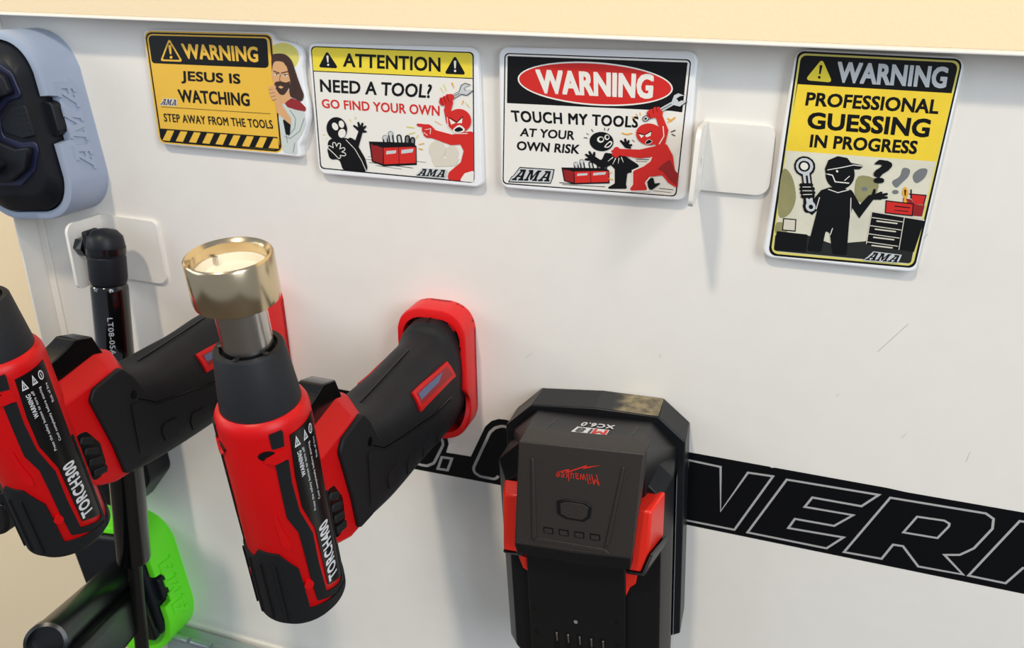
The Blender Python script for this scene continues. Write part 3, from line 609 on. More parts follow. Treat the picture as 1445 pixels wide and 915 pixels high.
# ------------------------------------------------------------------ torches
AXA = Vector((0, -0.1702, -0.2622)); AXU = Vector((0, -0.13846, 0.99037)); AXF = Vector((0, -0.99037, -0.13846))
RB = 0.0186
def superring(x0, y, hw, zt, zb, e=2.6, n=56, tilt=0.0):
    cz = (zt + zb) / 2; hh = (zt - zb) / 2; out = []
    for i in range(n):
        t = 2 * math.pi * i / n; c, s_ = math.cos(t), math.sin(t)
        out.append(Vector((x0 + hw * math.copysign(abs(c) ** (2 / e), c), y + tilt * s_, cz + hh * math.copysign(abs(s_) ** (2 / e), s_))))
    return out
def make_torch(x0, name_text, label, nozzle):
    t = thing('heat_torch', label, 'heat torch', (x0, 0, -0.22), None)
    mm = 0.001
    def P(az, w, r):
        a = math.radians(az); return Vector((x0, 0, 0)) + AXA + AXU * w + Vector((1, 0, 0)) * r * math.cos(a) + AXF * r * math.sin(a)
    S_ = lambda u, v, h: P(u, v * mm, RB + h)                   # u degrees round the barrel, v mm along it
    org = Vector((x0, 0, 0)) + AXA
    # barrel
    bm = newbm(); prof = [(.010, 0.0), (.0155, .002), (.0178, .004), (RB, .006), (RB, .1055), (.0183, .1085), (.0174, .1105), (.0160, .1115), (.006, .1115)]
    lathe(bm, org, AXU, prof, 96); obj('barrel', bm, M['tred'], t)
    bm = newbm(); lathe(bm, org, AXU, [(.0158, .1105), (.0157, .1135), (.01335, .1362), (.0128, .1370), (.0108, .1370), (.0106, .1345), (.006, .1345)], 72); cn = obj('nozzle_sleeve', bm, M['cone'], t)
    for az in (20, 80, 160, 260):
        bm = newbm(); a = math.radians(az); c = org + AXU * .1369 + (Vector((1, 0, 0)) * math.cos(a) + AXF * math.sin(a)) * .0106
        lathe(bm, c, AXU, [(.0012, 0), (.0012, .0004)], 12); obj('vent_notch', bm, M['gloss'], cn)
    bm = newbm(); lathe(bm, org, AXU, [(.0095, .125), (.0095, .1568), (.0088, .1568), (.0088, .150), (.004, .150)], 64); obj('heat_tube', bm, M['steel'], t, label='bare steel tube')
    if nozzle:
        bm = newbm(); lathe(bm, org, AXU, [(.0088, .1562), (.0140, .1562), (.0154, .1572), (.0157, .1590), (.0157, .1742), (.0152, .1750), (.0148, .1752), (.0138, .1745), (.0132, .1738), (.0130, .166), (.0088, .166)], 96, False, False)
        nz = obj('nozzle_ring', bm, M['brass'], t, label='polished brass ring')
        bm = newbm(); lathe(bm, org, AXU, [(.0130, .1660), (.0130, .1700), (.0122, .1700), (.0120, .1668), (.0085, .1662), (.004, .1655)], 64, False, True); obj('nozzle_liner', bm, M['ceram'], nz, label='pale liner')
        bm = newbm(); c = org + AXU * .1688 + (Vector((1, 0, 0)) * math.cos(math.radians(206)) + AXF * math.sin(math.radians(206))) * .0122
        box(bm, c, (.002, .0016, .0030)); obj('liner_notch', bm, M['steel'], nz, bevel=.0002)
    # rubber tail cap with a stepped edge, both sides
    cap = [(-19, 4), (-19, 8), (18, 9.5), (46, 11), (47.5, 27), (49.5, 36), (70, 46), (97, 47.3), (108, 41.5), (180, 41.5), (250, 41.5), (262, 47), (290, 46), (310, 36), (312, 11), (341, 4)]
    bm = patch([(a, v) for a, v in cap], S_, .0011, 6, None); obj('tail_sleeve', bm, M['rubber'], t, bevel=.0003)
    bm = newbm(); lathe(bm, org, AXU, [(.005, -.0030), (.0125, -.0022), (.0168, .0002), (.0190, .0040), (.0196, .0065), (.0190, .0080)], 72, True, False); obj('tail_cap', bm, M['rubber'], t)
    for az in (78, 98, 118, 138):
        bm = patch([(az - 1.6, 6), (az + 1.6, 6), (az + 1.6, 40), (az - 1.6, 40)], S_, .0019, 2, None); obj('grip_rib', bm, M['rubber'], t)
    # black stripes and label on the visible flank, mirrored on the other one
    for sgn in (1, -1):
        fl = (lambda u, v, h: S_(u, v, h)) if sgn == 1 else (lambda u, v, h: S_(180 - u, v, h))
        bm = patch(roundpoly([(50, 107.6), (33.5, 107.9), (35.4, 100.4), (49.8, 100.6)], 1.0), fl, .0006, 5); obj('stripe', bm, M['rubber'], t)
        stripe = [(49.7, 94.0), (50.2, 79.5), (50.1, 65.3), (40.2, 55.4), (38.6, 42.5), (37.5, 28.1), (34.6, 13.5), (-6, 7.4), (-24, 7.4), (-24, 62), (-20, 62), (-18, 11.5), (-8.2, 11.2), (19.8, 15.0), (22.9, 34.4), (22.8, 51.7), (33.5, 66.3), (35.6, 82.3), (34.0, 93.2)]
        bm = patch(stripe, fl, .0007, 5); obj('stripe', bm, M['rubber'], t)
        lab = [(26.4, 104.0), (-21, 105.0), (-19, 85), (-17, 57.2), (-20, 45), (-17.0, 14.5), (-14.5, 13.4), (15.0, 18.0), (17.8, 52.5), (29.7, 67.5), (30.2, 84)]
        bm = patch(lab, fl, .0005, 4); lb = obj('label', bm, M['label'], t, label='glossy black label with white lettering')
        if sgn == 1:
            T = lambda u, v: S_(u, v, .00062)
            def line(s_, u0, u1, v0, v1, bold=.02):         # reads up the barrel; letter tops towards the front
                b = newbm(); add_bold(b, s_, [(u0, v0), (u0, v1), (u1, v1), (u1, v0)], lambda a, c, h: Vector((a, c, h)), bold * 1.3)
                tris = [[v_.co.copy() for v_ in f_.verts] for f_ in b.faces]; b.free(); b = newbm()
                while tris:                                  # split until every facet hugs the barrel
                    t_ = tris.pop(); us = [p.x for p in t_]
                    if len(t_) == 3 and max(us) - min(us) > 3.0:
                        k_ = max(range(3), key=lambda i: abs(t_[i].x - t_[(i + 1) % 3].x)); A1, A2, A3 = t_[k_], t_[(k_ + 1) % 3], t_[(k_ + 2) % 3]; m_ = (A1 + A2) / 2
                        tris += [[A1, m_, A3], [m_, A2, A3]]
                    else: b.faces.new([b.verts.new(S_(p.x, p.y, .00062 + p.z)) for p in t_])
                obj('lettering', b, M['ltext'], lb, smooth=False)
            line(name_text, 12.5, -5.5, 19.0, 52.0, .07)
            line('WARNING', 22.0, 16.4, 82.2, 94.8, .05)
            line('Press the safety button to turn off', 14.6, 10.0, 62, 95.4)
            line('Cool completely before storing', 4.2, -.6, 65.3, 95.4)
            line('Risk of fire', -7.2, -11.2, 84.8, 95.0)
            for (A_, B_, C_) in (((23.6, 97.4), (14.8, 97.4), (19.2, 102.6)), ((9.6, 97.6), (1.2, 97.6), (5.4, 102.6))):
                b = newbm(); q = [A_, B_, C_]; cx = sum(p[0] for p in q) / 3; cy = sum(p[1] for p in q) / 3; inn = [(cx + (p[0] - cx) * .55, cy + (p[1] - cy) * .55) for p in q]
                for i in range(3):
                    j = (i + 1) % 3; b.faces.new([b.verts.new(T(*p)) for p in (q[i], q[j], inn[j], inn[i])])
                b.faces.new([b.verts.new(T(*p)) for p in ((cx - .5, cy + 1), (cx + .5, cy + 1), (cx + .4, cy - 1), (cx - .4, cy - 1))])
                obj('hazard_symbol', b, M['ltext'], lb, smooth=False)
            b = newbm(); vs0 = [b.verts.new(T(-6.5 + 4.3 * math.cos(k * .393), 100.0 + 2.4 * math.sin(k * .393))) for k in range(16)]; vs1 = [b.verts.new(T(-6.5 + 3.0 * math.cos(k * .393), 100.0 + 1.7 * math.sin(k * .393))) for k in range(16)]
            for k in range(16): b.faces.new((vs0[k], vs0[(k + 1) % 16], vs1[(k + 1) % 16], vs1[k]))
            b.faces.new([b.verts.new(T(*p)) for p in ((-7, 101), (-6, 101), (-6, 99), (-7, 99))]); obj('hazard_symbol', b, M['ltext'], lb, smooth=False)
        # scooped marks
        bm = patch(ellipse(57, 98.0, 10, 2.1), fl, .00045, 4); obj('scoop', bm, M['gloss'], t)
        bm = patch(roundpoly([(34, 94.4), (50, 93.4), (63, 95.4), (58, 97.2), (46, 98.6), (34, 99.4)], 1.0), fl, .0010, 4); obj('scoop_lip', bm, M['tred'], t)
        bm = patch(ellipse(41.5, 25.4, 6.0, 2.4), fl, .0013, 3); obj('tail_stud', bm, M['tred'], t)
    bm = patch(roundpoly([(62, 70), (66, 66), (63, 50), (54, 47), (52, 52), (58, 60)], 2), S_, .0005, 5); obj('raised_wedge', bm, M['tred'], t)
    # neck block between barrel and grip
    YZ = lambda X: (lambda a, b: Vector((x0 + X, a, b)))
    nr = [.002, .003, .004, .004, .004, .004, .004, .004, .006, .006, .002]
    full = roundpoly([(-.176, -.1785), (-.160, -.1765), (-.140, -.1725), (-.1290, -.1755), (-.1245, -.1860), (-.126, -.205), (-.130, -.234), (-.140, -.2375), (-.150, -.2375), (-.160, -.2350), (-.172, -.227)], nr)
    side_ = roundpoly([(-.176, -.1850), (-.160, -.1830), (-.1420, -.1800), (-.1345, -.1825), (-.1300, -.190), (-.128, -.205), (-.130, -.238), (-.140, -.2415), (-.150, -.2410), (-.160, -.2370), (-.172, -.229)], nr)
    bm = newbm(); rings(bm, [[YZ(X)(p[0], p[1]) for p in o_] for X, o_ in ((-.0152, side_), (-.0052, full), (.0052, full), (.0152, side_))]); obj('neck', bm, M['tred'], t, bevel=.0016, segs=3)
    # paddle trigger
    trig = roundpoly(catmull([(-.1720, -.1675), (-.1640, -.1670), (-.1560, -.1645), (-.1490, -.1615)], 4, False) + [Vector((-.1390, -.1640)), Vector((-.1340, -.1755)), Vector((-.152, -.184)), Vector((-.172, -.186))], .0012, 2)
    bm = newbm(); add_prism(bm, trig, YZ(-.0060), YZ(.0060)); obj('trigger', bm, M['gloss'], t, bevel=.0012, segs=3, label='glossy black paddle trigger')
    # thumb wheel in its slot, both flanks
    for sgn in (1, -1):
        slot = roundpoly([(-.1690, -.2020), (-.1615, -.2035), (-.1550, -.2140), (-.1540, -.2260), (-.1580, -.2320), (-.1640, -.2320)], .003)
        bm = newbm(); add_prism(bm, slot, YZ(sgn * .0140), YZ(sgn * .01525)); sl = obj('wheel_slot', bm, M['gloss'], t, bevel=.0004)
        for k in range(4):
            bm = newbm(); c = Vector((x0 + sgn * .0153, -.1630 + k * .0014, -.2085 - k * .0066)); box(bm, c, (.0022, .0085, .0040), Matrix.Rotation(-.5 + .1 * k, 3, 'X')); obj('wheel_tooth', bm, M['rubber'], sl, bevel=.0008)
    # grip
    secs = [(-.146, .0168, -.1860, -.241), (-.134, .0171, -.1872, -.2460), (-.107, .0184, -.1930, -.2490), (-.075, .0188, -.1915, -.2530), (-.050, .0192, -.1892, -.2555), (-.036, .0194, -.1888, -.2570), (-.030, .0197, -.1870, -.2575), (-.025, .0200, -.1828, -.2585), (-.016, .0200, -.1815, -.2590), (-.003, .0200, -.1812, -.2590)]
    sm = []
    for (a, b) in zip(secs, secs[1:]):
        for k in range(3): sm.append(tuple(a[i] + (b[i] - a[i]) * k / 3 for i in range(4)))
    sm.append(secs[-1])
    bm = newbm(); rings(bm, [superring(x0, y, hw, zt_, zb_, 4.2 if y < -.12 else 4.2 - 1.6 * min(1, (y + .12) / .05)) for y, hw, zt_, zb_ in sm]); bmesh.ops.recalc_face_normals(bm, faces=bm.faces)
    tree = BVHTree.FromBMesh(bm); grip = obj('grip', bm, M['rubber'], t)
    def side(sgn):
        def fn(a, b, h):
            hit = tree.ray_cast(Vector((x0 + sgn * .08, a, b)), Vector((-sgn, 0, 0)))
            if hit[0] is None: return Vector((x0 + sgn * (.014 + h), a, b))
            return hit[0] + hit[1] * h * (1 if hit[1].x * sgn > 0 else -1)
        return fn
    for sgn in (1, -1):
        fn = side(sgn)
        # forward panel lapping over the red neck
        pan = roundpoly([(-.1290, -.1880), (-.1352, -.1812), (-.1395, -.1815), (-.1540, -.1842), (-.1575, -.1890), (-.1490, -.2190), (-.1450, -.2390), (-.132, -.2400), (-.120, -.238), (-.116, -.212), (-.1225, -.199)], [.003, .003, .001, .003, .004, .004, .003, .003, .002, .002, .002])
        bm = newbm(); add_prism(bm, pan, YZ(sgn * .0130), YZ(sgn * .01725)); obj('grip_panel', bm, M['rubber'], t, bevel=.0009, segs=3)
        # lower panel: raised pad below the crease
        pad = [(-.134, -.2020), (-.128, -.2045), (-.118, -.2110), (-.101, -.2145), (-.083, -.2185), (-.060, -.2230), (-.034, -.2240), (-.034, -.2480), (-.060, -.2470), (-.09, -.2450), (-.112, -.2430), (-.134, -.2400)]
        bm = patch(roundpoly(pad, .002), fn, .0007, .004, .004); obj('side_pad', bm, M['rubber'], t, bevel=.0004)
        for (a, b, l) in ((-.118, -.228, .013), (-.096, -.233, .013), (-.074, -.2365, .012), (-.053, -.239, .011)):
            bm = patch(roundpoly([(a, b), (a + .002, b + .004), (a + l, b + .003), (a + l - .002, b - .008), (a + .002, b - .007)], .0012), fn, .0013, .004, .004); obj('finger_pad', bm, M['rubber'], t, bevel=.0004)
        bm = patch(ellipse(-.1310, -.1985, .0019, .0024, 0, 16), lambda a, b, h: Vector((x0 + sgn * (.0171 + h), a, b)), .0005); obj('screw_hole', bm, M['gloss'], t)
        cr_ = [(-.1345, -.1990), (-.128, -.2020), (-.118, -.2090), (-.101, -.2128), (-.083, -.2165), (-.060, -.2212), (-.034, -.2222)]
        bm = patch(cr_ + [(a, b - .0007) for a, b in cr_[::-1]], fn, .0002, .004, None); obj('crease', bm, M['gloss'], t)
        # red framed slot
        ou = [(-.0800, -.1985), (-.0350, -.2000), (-.0290, -.2115), (-.0770, -.2105)]; 
        bm = patch(ou, fn, .0013, .004, .004); sf = obj('slot_frame', bm, M['tred'], t, bevel=.0002, label='red slot frame')
        bm = patch([(-.0765, -.2005), (-.0372, -.2020), (-.0335, -.2088), (-.0745, -.2075)], fn, .0014, .004, .004); obj('slot_opening', bm, M['dredplast'], sf)
        bm = patch([(-.0752, -.2012), (-.0440, -.2022), (-.0520, -.2052), (-.0748, -.2050)], fn, .0016, .004, .004); obj('slot_window', bm, M['slate'], sf)
    # parting line along the top
    bm = newbm(); pts = [(-.107, -.19285), (-.050, -.18905)]
    box(bm, (x0, -.0785, -.1909), (.0005, .058, .0007), Matrix.Rotation(.066, 3, 'X')); obj('parting_line', bm, M['gloss'], t)
    bm = newbm(); box(bm, (x0, -.0205, -.1815), (.0004, .009, .0004)); obj('parting_line', bm, M['gloss'], t)
    return t
M['dredplast'] = mat('deep_red_plastic', (150, 12, 14), 0.45)
def make_wall_cup(x0, label):
    t = thing('tool_holder', label, 'tool holder', (x0, 0, -0.265))
    ou = roundpoly([(x0 - .0225, -.1765), (x0 + .0215, -.1760), (x0 + .0245, -.2640), (x0 - .0225, -.2640)], [.015, .015, .017, .017], 8)
    inn = [Vector((p.x, p.z)) for p in superring(x0, 0, .0225, -.1785, -.2610, 2.8, 80)]
    inn = [Vector((x0 + (p.x - x0) * .985, p.y)) for p in inn]
    D = -.0175
    bm = newbm(); add_prism(bm, ou, xz(0), xz(-.003)); obj('back_plate', bm, M['mred'], t)
    # collar: ring wall, cut away at the lower left flank so the tool can slide in
    cen = Vector((x0, -.219)); n = 160; A = []; 
    def ray(poly, ang):
        d = Vector((math.cos(ang), math.sin(ang))); best = 0.02; m = len(poly)
        for i in range(m):
            p, q = poly[i], poly[(i + 1) % m]; e = q - p; den = d.x * e.y - d.y * e.x
            if abs(den) < 1e-12: continue
            w = p - cen; s_ = (w.x * e.y - w.y * e.x) / den; u = (w.x * d.y - w.y * d.x) / den
            if s_ > 0 and -1e-6 <= u <= 1 + 1e-6: best = s_
        return cen + d * best
    secs = []
    for i in range(n):
        a = 2 * math.pi * i / n; o = ray(ou, a); k = o + (cen - o) * (.0035 / (cen - o).length)
        # lip depth dips where the side is scalloped
        da = math.degrees(a) if a <= math.pi else math.degrees(a) - 360
        dep = D
        if -62 < da < -18: dep = D + .0055 * (0.5 - 0.5 * math.cos(math.radians((da + 62) / 44 * 360)))
        ii = cen + (o - cen) * (1 - (.0058 if o.y > -.195 else .0046) / (o - cen).length)
        f1 = .0014
        d = (o - cen).normalized()
        secs.append([Vector((o.x, 0, o.y)), Vector((o.x, dep + f1, o.y)), Vector((o.x - d.x * f1 * .3, dep + f1 * .3, o.y - d.y * f1 * .3)), Vector((o.x - d.x * f1, dep, o.y - d.y * f1)), Vector((ii.x, dep, ii.y)), Vector((ii.x, 0, ii.y))])
    bm = newbm(); R = [[bm.verts.new(p) for p in s_] for s_ in secs]
    for i in range(n):
        a, b = R[i], R[(i + 1) % n]
        for k in range(5): bm.faces.new((a[k], b[k], b[k + 1], a[k + 1]))
        bm.faces.new((a[5], b[5], b[0], a[0]))
    obj('collar', bm, M['mred'], t)
    bm = newbm(); box(bm, (x0 + .0130, -.0125, -.1860), (.007, .008, .005), Matrix.Rotation(.5, 3, 'Y')); obj('latch_tab', bm, M['mred'], t, bevel=.001)
    return t
make_wall_cup(-.1765, 'red printed plastic holder on the white lid gripping the torch with the brass ring')
make_torch(-.1765, 'TORCH400', 'red and black heat torch labelled TORCH400 with a brass ring nozzle', True)
make_wall_cup(-.3115, 'red printed plastic holder mostly hidden behind the brass ring nozzle')
make_torch(-.3125, 'TORCH300', 'red and black heat torch labelled TORCH300 at the left in front of the gas strut', False)

# ------------------------------------------------------------------ battery and its bracket (turned 4.6 degrees)
BT = math.radians(4.6); BU = Vector((math.cos(BT), 0, math.sin(BT))); BV = Vector((-math.sin(BT), 0, math.cos(BT))); BO = Vector((-0.0700, 0, -0.2250))
def bl(u, v, y): return BO + BU * u * .001 + BV * v * .001 + Vector((0, y * .001, 0))
def bprism(pts, y0, y1, r=0, r2=None):
    bm = newbm(); add_prism(bm, roundpoly(pts, r) if r else [Vector(p) for p in pts], lambda a, b: bl(a, b, y0), lambda a, b: bl(a, b, y1)); return bm
def bloft(rows):
    """rows: list of outlines (same count) as (u, v, y)"""
    bm = newbm(); rings(bm, [[bl(*p) for p in r_] for r_ in rows]); return bm
br = thing('battery_holder', 'black printed plastic wall bracket with a scuffed top edge around the battery pack', 'battery holder', (-.065, 0, -.37))
outer = [(-40.5, 3.2), (-3, 5.2), (33.5, 3.6), (48.8, -10.5), (48.8, -147), (42, -151), (42, -16), (30.5, -3.5), (-38.5, -3.0), (-52, -16), (-52, -40), (-57.5, -40), (-57.5, -12.5)]
obj('frame', bprism(outer, 0, -23.5), M['mount'], br, bevel=.0008)
obj('back_plate', bprism([(-40, 3), (33, 3), (48, -10.5), (48, -147), (-56, -147), (-56, -12)], 0, -2), M['mount'], br)
# scuffed top edge: a thin worn skin that lies on the top face
bm = newbm(); q_ = []
for (u, v) in ((-3, 5.2), (33.3, 3.65)):
    q_.append((u, v))
vs = [[bm.verts.new(bl(-3 + 36.3 * i / 12, 5.2 - 1.55 * i / 12 + .10, y)) for i in range(13)] for y in (-.8, -22.9)]
for i in range(12): bm.faces.new((vs[0][i], vs[0][i + 1], vs[1][i + 1], vs[1][i]))
def scuff_material():
    m = mat('scuffed_edge', (20, 21, 24), .42); nt = m.node_tree; b = nt.nodes['Principled BSDF']
    tc = nt.nodes.new('ShaderNodeTexCoord'); sp = nt.nodes.new('ShaderNodeSeparateXYZ'); nt.links.new(tc.outputs['Object'], sp.inputs[0])
    n1 = nt.nodes.new('ShaderNodeTexNoise'); n1.inputs['Scale'].default_value = 160; n1.inputs['Detail'].default_value = 5
    w1 = nt.nodes.new('ShaderNodeTexWave'); w1.inputs['Scale'].default_value = 380; w1.inputs['Distortion'].default_value = 3; w1.bands_direction = 'X'
    w2 = nt.nodes.new('ShaderNodeTexWave'); w2.inputs['Scale'].default_value = 260; w2.inputs['Distortion'].default_value = 4; w2.bands_direction = 'Y'
    for n_ in (n1, w1, w2): nt.links.new(tc.outputs['Object'], n_.inputs['Vector'])
    def math_(op, a, b_):
        n_ = nt.nodes.new('ShaderNodeMath'); n_.operation = op
        for k, v in enumerate((a, b_)):
            if isinstance(v, (int, float)): n_.inputs[k].default_value = v
            else: nt.links.new(v, n_.inputs[k])
        return n_.outputs[0]
    g = nt.nodes.new('ShaderNodeMapRange'); g.inputs['From Min'].default_value = -.014; g.inputs['From Max'].default_value = .012; g.interpolation_type = 'SMOOTHSTEP'
    nt.links.new(sp.outputs[0], g.inputs['Value'])
    f_ = math_('MULTIPLY', math_('ADD', math_('ADD', math_('MULTIPLY', w1.outputs['Fac'], .30), math_('MULTIPLY', w2.outputs['Fac'], .22)), n1.outputs['Fac']), g.outputs[0])
    r = nt.nodes.new('ShaderNodeMapRange'); r.inputs['From Min'].default_value = .56; r.inputs['From Max'].default_value = 1.05; nt.links.new(f_, r.inputs['Value'])
    mx = nt.nodes.new('ShaderNodeMix'); mx.data_type = 'RGBA'; mx.inputs[6].default_value = lin((20, 21, 24)); mx.inputs[7].default_value = lin((176, 158, 116))
    nt.links.new(r.outputs[0], mx.inputs[0]); nt.links.new(mx.outputs[2], b.inputs['Base Color']); return m
obj('scuff_mark', bm, scuff_material(), br, smooth=False, label='pale worn scuff marks')

bp = thing('battery_pack', 'black battery pack with orange-red side buttons, held upside down in the black bracket', 'battery', (-.065, -.04, -.37))
HWu, CH = 50, 13
def oct_(hw0, hw1, top, bot, ch, chb, y):
    return [(hw0 + ch + 3, top, y), (hw1 - ch, top, y), (hw1, top - ch, y), (hw1, bot + chb, y), (hw1 - chb * .8, bot, y), (hw0 + chb * .8, bot, y), (hw0, bot + chb, y), (hw0, top - ch - 2, y)]
obj('shell', bloft([oct_(-54, 41.5, -6, -162, 13, 14, -3), oct_(-54.5, 45.0, -4.5, -164, 15, 14, -40), oct_(-54.5, 45.0, -4.5, -164, 15, 14, -47), oct_(-46.5, 40.6, -4.0, -158, 22, 12, -59)]), M['bat'], bp, bevel=.0006)
# crown: sloped face above the plate (carries the small print)
crown = bloft([[(-38, -3.5, -10), (31, -3.5, -10), (44.5, -18, -10), (44.5, -30, -10), (-52, -30, -10), (-52, -18, -10)],
               [(-36, 1.5, -26), (30.5, 1.5, -26), (44, -13, -26), (44, -28, -26), (-52, -28, -26), (-52, -13, -26)],
               [(-29.6, 12.8, -76.5), (34.8, 12.8, -76.5), (33, -4, -66), (32, -28, -62), (-34, -28, -62), (-32, -4, -66)]])
obj('crown', crown, M['bat'], bp, bevel=.0006)
plate0 = [(-29.8, 13.0), (35.2, 13.9), (28.6, -50.0), (-4, -51.8), (-35.8, -52.2)]
obj('face_plate', bprism(plate0, -66, -81.5), M['batplate'], bp, bevel=.0009)
lip = [(28.4, -49.8), (-4, -51.6), (-35.8, -52.0), (-36, -61.8), (-4, -62.6), (27, -60.6)]
bm = bloft([[(28.4, -49.8, -81.4), (-4, -51.6, -81.4), (-35.8, -52.0, -81.4), (-35.6, -60.0, -79), (-4, -61.6, -79), (27.6, -59.4, -79)], [(28.4, -49.8, -62), (-4, -51.6, -62), (-35.8, -52.0, -62), (-35.4, -60.0, -62), (-4, -61.6, -62), (27.6, -59.4, -62)]])
obj('plate_lip', bm, M['bat'], bp, bevel=.0006)
# shallow raised trapezoid on the plate: ribs
bm = bprism([(-23.4, 4), (-21.8, 4), (-22.6, -45), (-25.2, -48)], -81.4, -82.4); obj('plate_rib', bm, M['batplate'], bp, bevel=.0004)
bm = bprism([(25.4, 5), (24.2, 5), (14.4, -46), (17.4, -41)], -81.4, -82.4); obj('plate_rib', bm, M['batplate'], bp, bevel=.0004)
bm = bprism([(-25.2, -48), (-22.4, -45.4), (14.2, -46.2), (17.2, -48.6)], -81.4, -81.9); obj('plate_rib', bm, M['batplate'], bp, bevel=.0003)
btn = [(-10.4, -20.2), (-6.5, -18.6), (4.4, -18.4), (8.2, -20.6), (7.2, -27.6), (3.8, -30.6), (-5.8, -30.4), (-10.4, -28)]
bp_b = obj('button', bprism(btn, -81.4, -82.3), M['bat'], bp, bevel=.0004)
c = Vector((-1, -24.6)); obj('button_pad', bprism([c + (Vector(p) - c) * .8 for p in btn], -82.2, -82.5), M['batplate'], bp_b, bevel=.0002)
for k in range(4):
    u = -18.4 + k * 8.45; v = -37.9 + k * 0.05
    o = obj('charge_light', bprism([(u, v), (u + 5.2, v), (u + 5.2, v - 3.6), (u, v - 3.6)], -81.4, -81.9), M['gloss'], bp)
    obj('light_lens', bprism([(u + .5, v - .5), (u + 4.7, v - .5), (u + 4.7, v - 3.1), (u + .5, v - 3.1)], -81.8, -82.1), M['batplate'], o)
# printed marks, upside down as the pack hangs
BF = lambda y: (lambda a, b: bl(a, b, y))
bm = newbm(); add_text(bm, 'Milwaukee', [(12.4, -7.6), (-10.8, -7.2), (-10.2, -2.4), (11.0, -1.2)], BF(-81.62), .0)
obj('maker_name', bm, M['batink'], bp, smooth=False, label='red script lettering printed upside down')
bm = newbm(); add_poly(bm, [(-10.6, -3.0), (-3.2, .2), (-3.6, -1.2), (6.2, 3.8), (5.6, 2.6), (13.4, 4.6), (3.8, .9), (4.4, 2.0), (-4.8, -2.6), (-4.4, -1.4)], BF(-81.62))
obj('lightning_emblem', bm, M['batink'], bp, smooth=False, label='red lightning bolt mark')
# sloped print on the crown's upper facet: plane from (v .5, y -50) to (v 13, y -77)
def add_boldc(bm, s_, q, fn, _b):
    d = .25 / len(s_)
    for k, (a, b) in enumerate(((-1, -1), (1, -1), (1, 1), (-1, 1))):
        add_text(bm, s_, [(p[0] + a * d * 1.2, p[1] + b * .35) for p in q], (lambda k_: (lambda u, v: fn(u, v) + Vector((0, 0, k_ * .00002))))(k), 0.0)
def CF(h):                       # on the crown's top face; t runs back-to-front along the depth (mm)
    return lambda a, d: bl(a, 1.5 + (-26 - d) * 11.3 / 50.5 + h, d)
bm = newbm(); add_poly(bm, [(11.4, -50.5), (-6.2, -50.5), (-7.6, -61.4), (11.6, -61.4)], CF(.45)); obj('rating_box', bm, M['ltext'], bp, smooth=False, label='white box printed upside down')
bm = newbm(); add_boldc(bm, 'M', [(10.8, -60.0), (3.8, -60.0), (4.0, -52.0), (10.6, -52.0)], CF(.60), .05); obj('lettering', bm, M['batink'], bp, smooth=False, label='red letter')
bm = newbm(); add_boldc(bm, '18', [(2.6, -59.6), (-5.8, -59.6), (-4.8, -52.4), (2.8, -52.4)], CF(.60), .05); obj('lettering', bm, M['label'], bp, smooth=False, label='black numerals')
bm = newbm(); add_boldc(bm, 'XC6.0', [(13.2, -48.0), (-5.6, -48.0), (-5.0, -41.5), (12.6, -41.5)], CF(.45), .05); obj('lettering', bm, M['ltext'], bp, smooth=False, label='white lettering')
for u0, u1 in ((-20.5, -18.5), (24.5, 26.5)):
    bm = newbm(); add_poly(bm, [(u0, -38), (u0 + .35, -38), (u0 + .35 + (-2 if u0 < 0 else -1), -70), (u0 + (-2 if u0 < 0 else -1), -70)], CF(.22)); obj('panel_line', bm, M['gloss'], bp, smooth=False)
# side buttons
obj('release_button', bloft([[(-47.0, -25.5, -60), (-34, -25.5, -60), (-34, -66, -60), (-48, -66, -60)], [(-43.5, -27.0, -73), (-34, -26.0, -73), (-34, -64.5, -73), (-45.6, -64.5, -73)]]), M['batred'], bp, bevel=.0012, label='orange-red release button')
obj('release_button', bloft([[(28, -23, -56), (42.5, -23, -56), (42, -50, -56), (34, -67, -56), (25, -67, -56)], [(29.5, -25.5, -73), (37.5, -25.5, -73), (36, -51, -73), (32, -64.8, -73), (25, -64.8, -73)]]), M['batred'], bp, bevel=.0012, label='orange-red release button')
obj('button_ledge', bloft([[(-49, -66, -56), (-34, -66, -56), (-34, -69.5, -56), (-48, -69.5, -56)], [(-46, -65.2, -73.5), (-34, -65.2, -73.5), (-34, -67.5, -72), (-45, -67.5, -72)]]), M['batdark'], bp, bevel=.0006)
obj('button_ledge', bloft([[(24, -66.5, -56), (36, -66.5, -56), (43.5, -50, -56), (44, -54, -56), (37, -71, -56), (24, -71, -56)], [(24, -65.2, -73.5), (32.5, -65.2, -73.5), (37.0, -51.5, -73.5), (38, -54, -72), (33.5, -68, -72), (24, -68, -72)]]), M['batdark'], bp, bevel=.0006)
# rail block below the plate
obj('rail_block', bprism([(-35.5, -54), (22, -54), (22, -168), (-35.5, -168)], -56, -63.5), M['batdark'], bp, bevel=.0008)
obj('latch_tab', bprism([(-41, -76), (-35, -76), (-35, -86), (-38.5, -84)], -57, -62), M['batred'], bp, bevel=.0006, label='red latch tab')
obj('latch_tab', bprism([(21.5, -74), (28.5, -73), (27.6, -82), (24.5, -85), (22, -92)], -57, -62.5), M['batred'], bp, bevel=.0006, label='red latch tab')
for k in range(5):
    u = -19.4 + k * 7.0; v = -124
    s_ = obj('contact_slot', bprism(roundpoly([(u - 1.5, v), (u + 1.5, v), (u + 1.5, v - 34), (u - 1.5, v - 34)], 1.3), -63.3, -63.8), M['gloss'], bp)
    obj('contact', bprism([(u - .2, v - 1.6), (u + .9, v - 1.2), (u + 1.0, v - 7.2), (u + .2, v - 8)], -63.7, -64.3), M['steel'], s_, bevel=.0002)
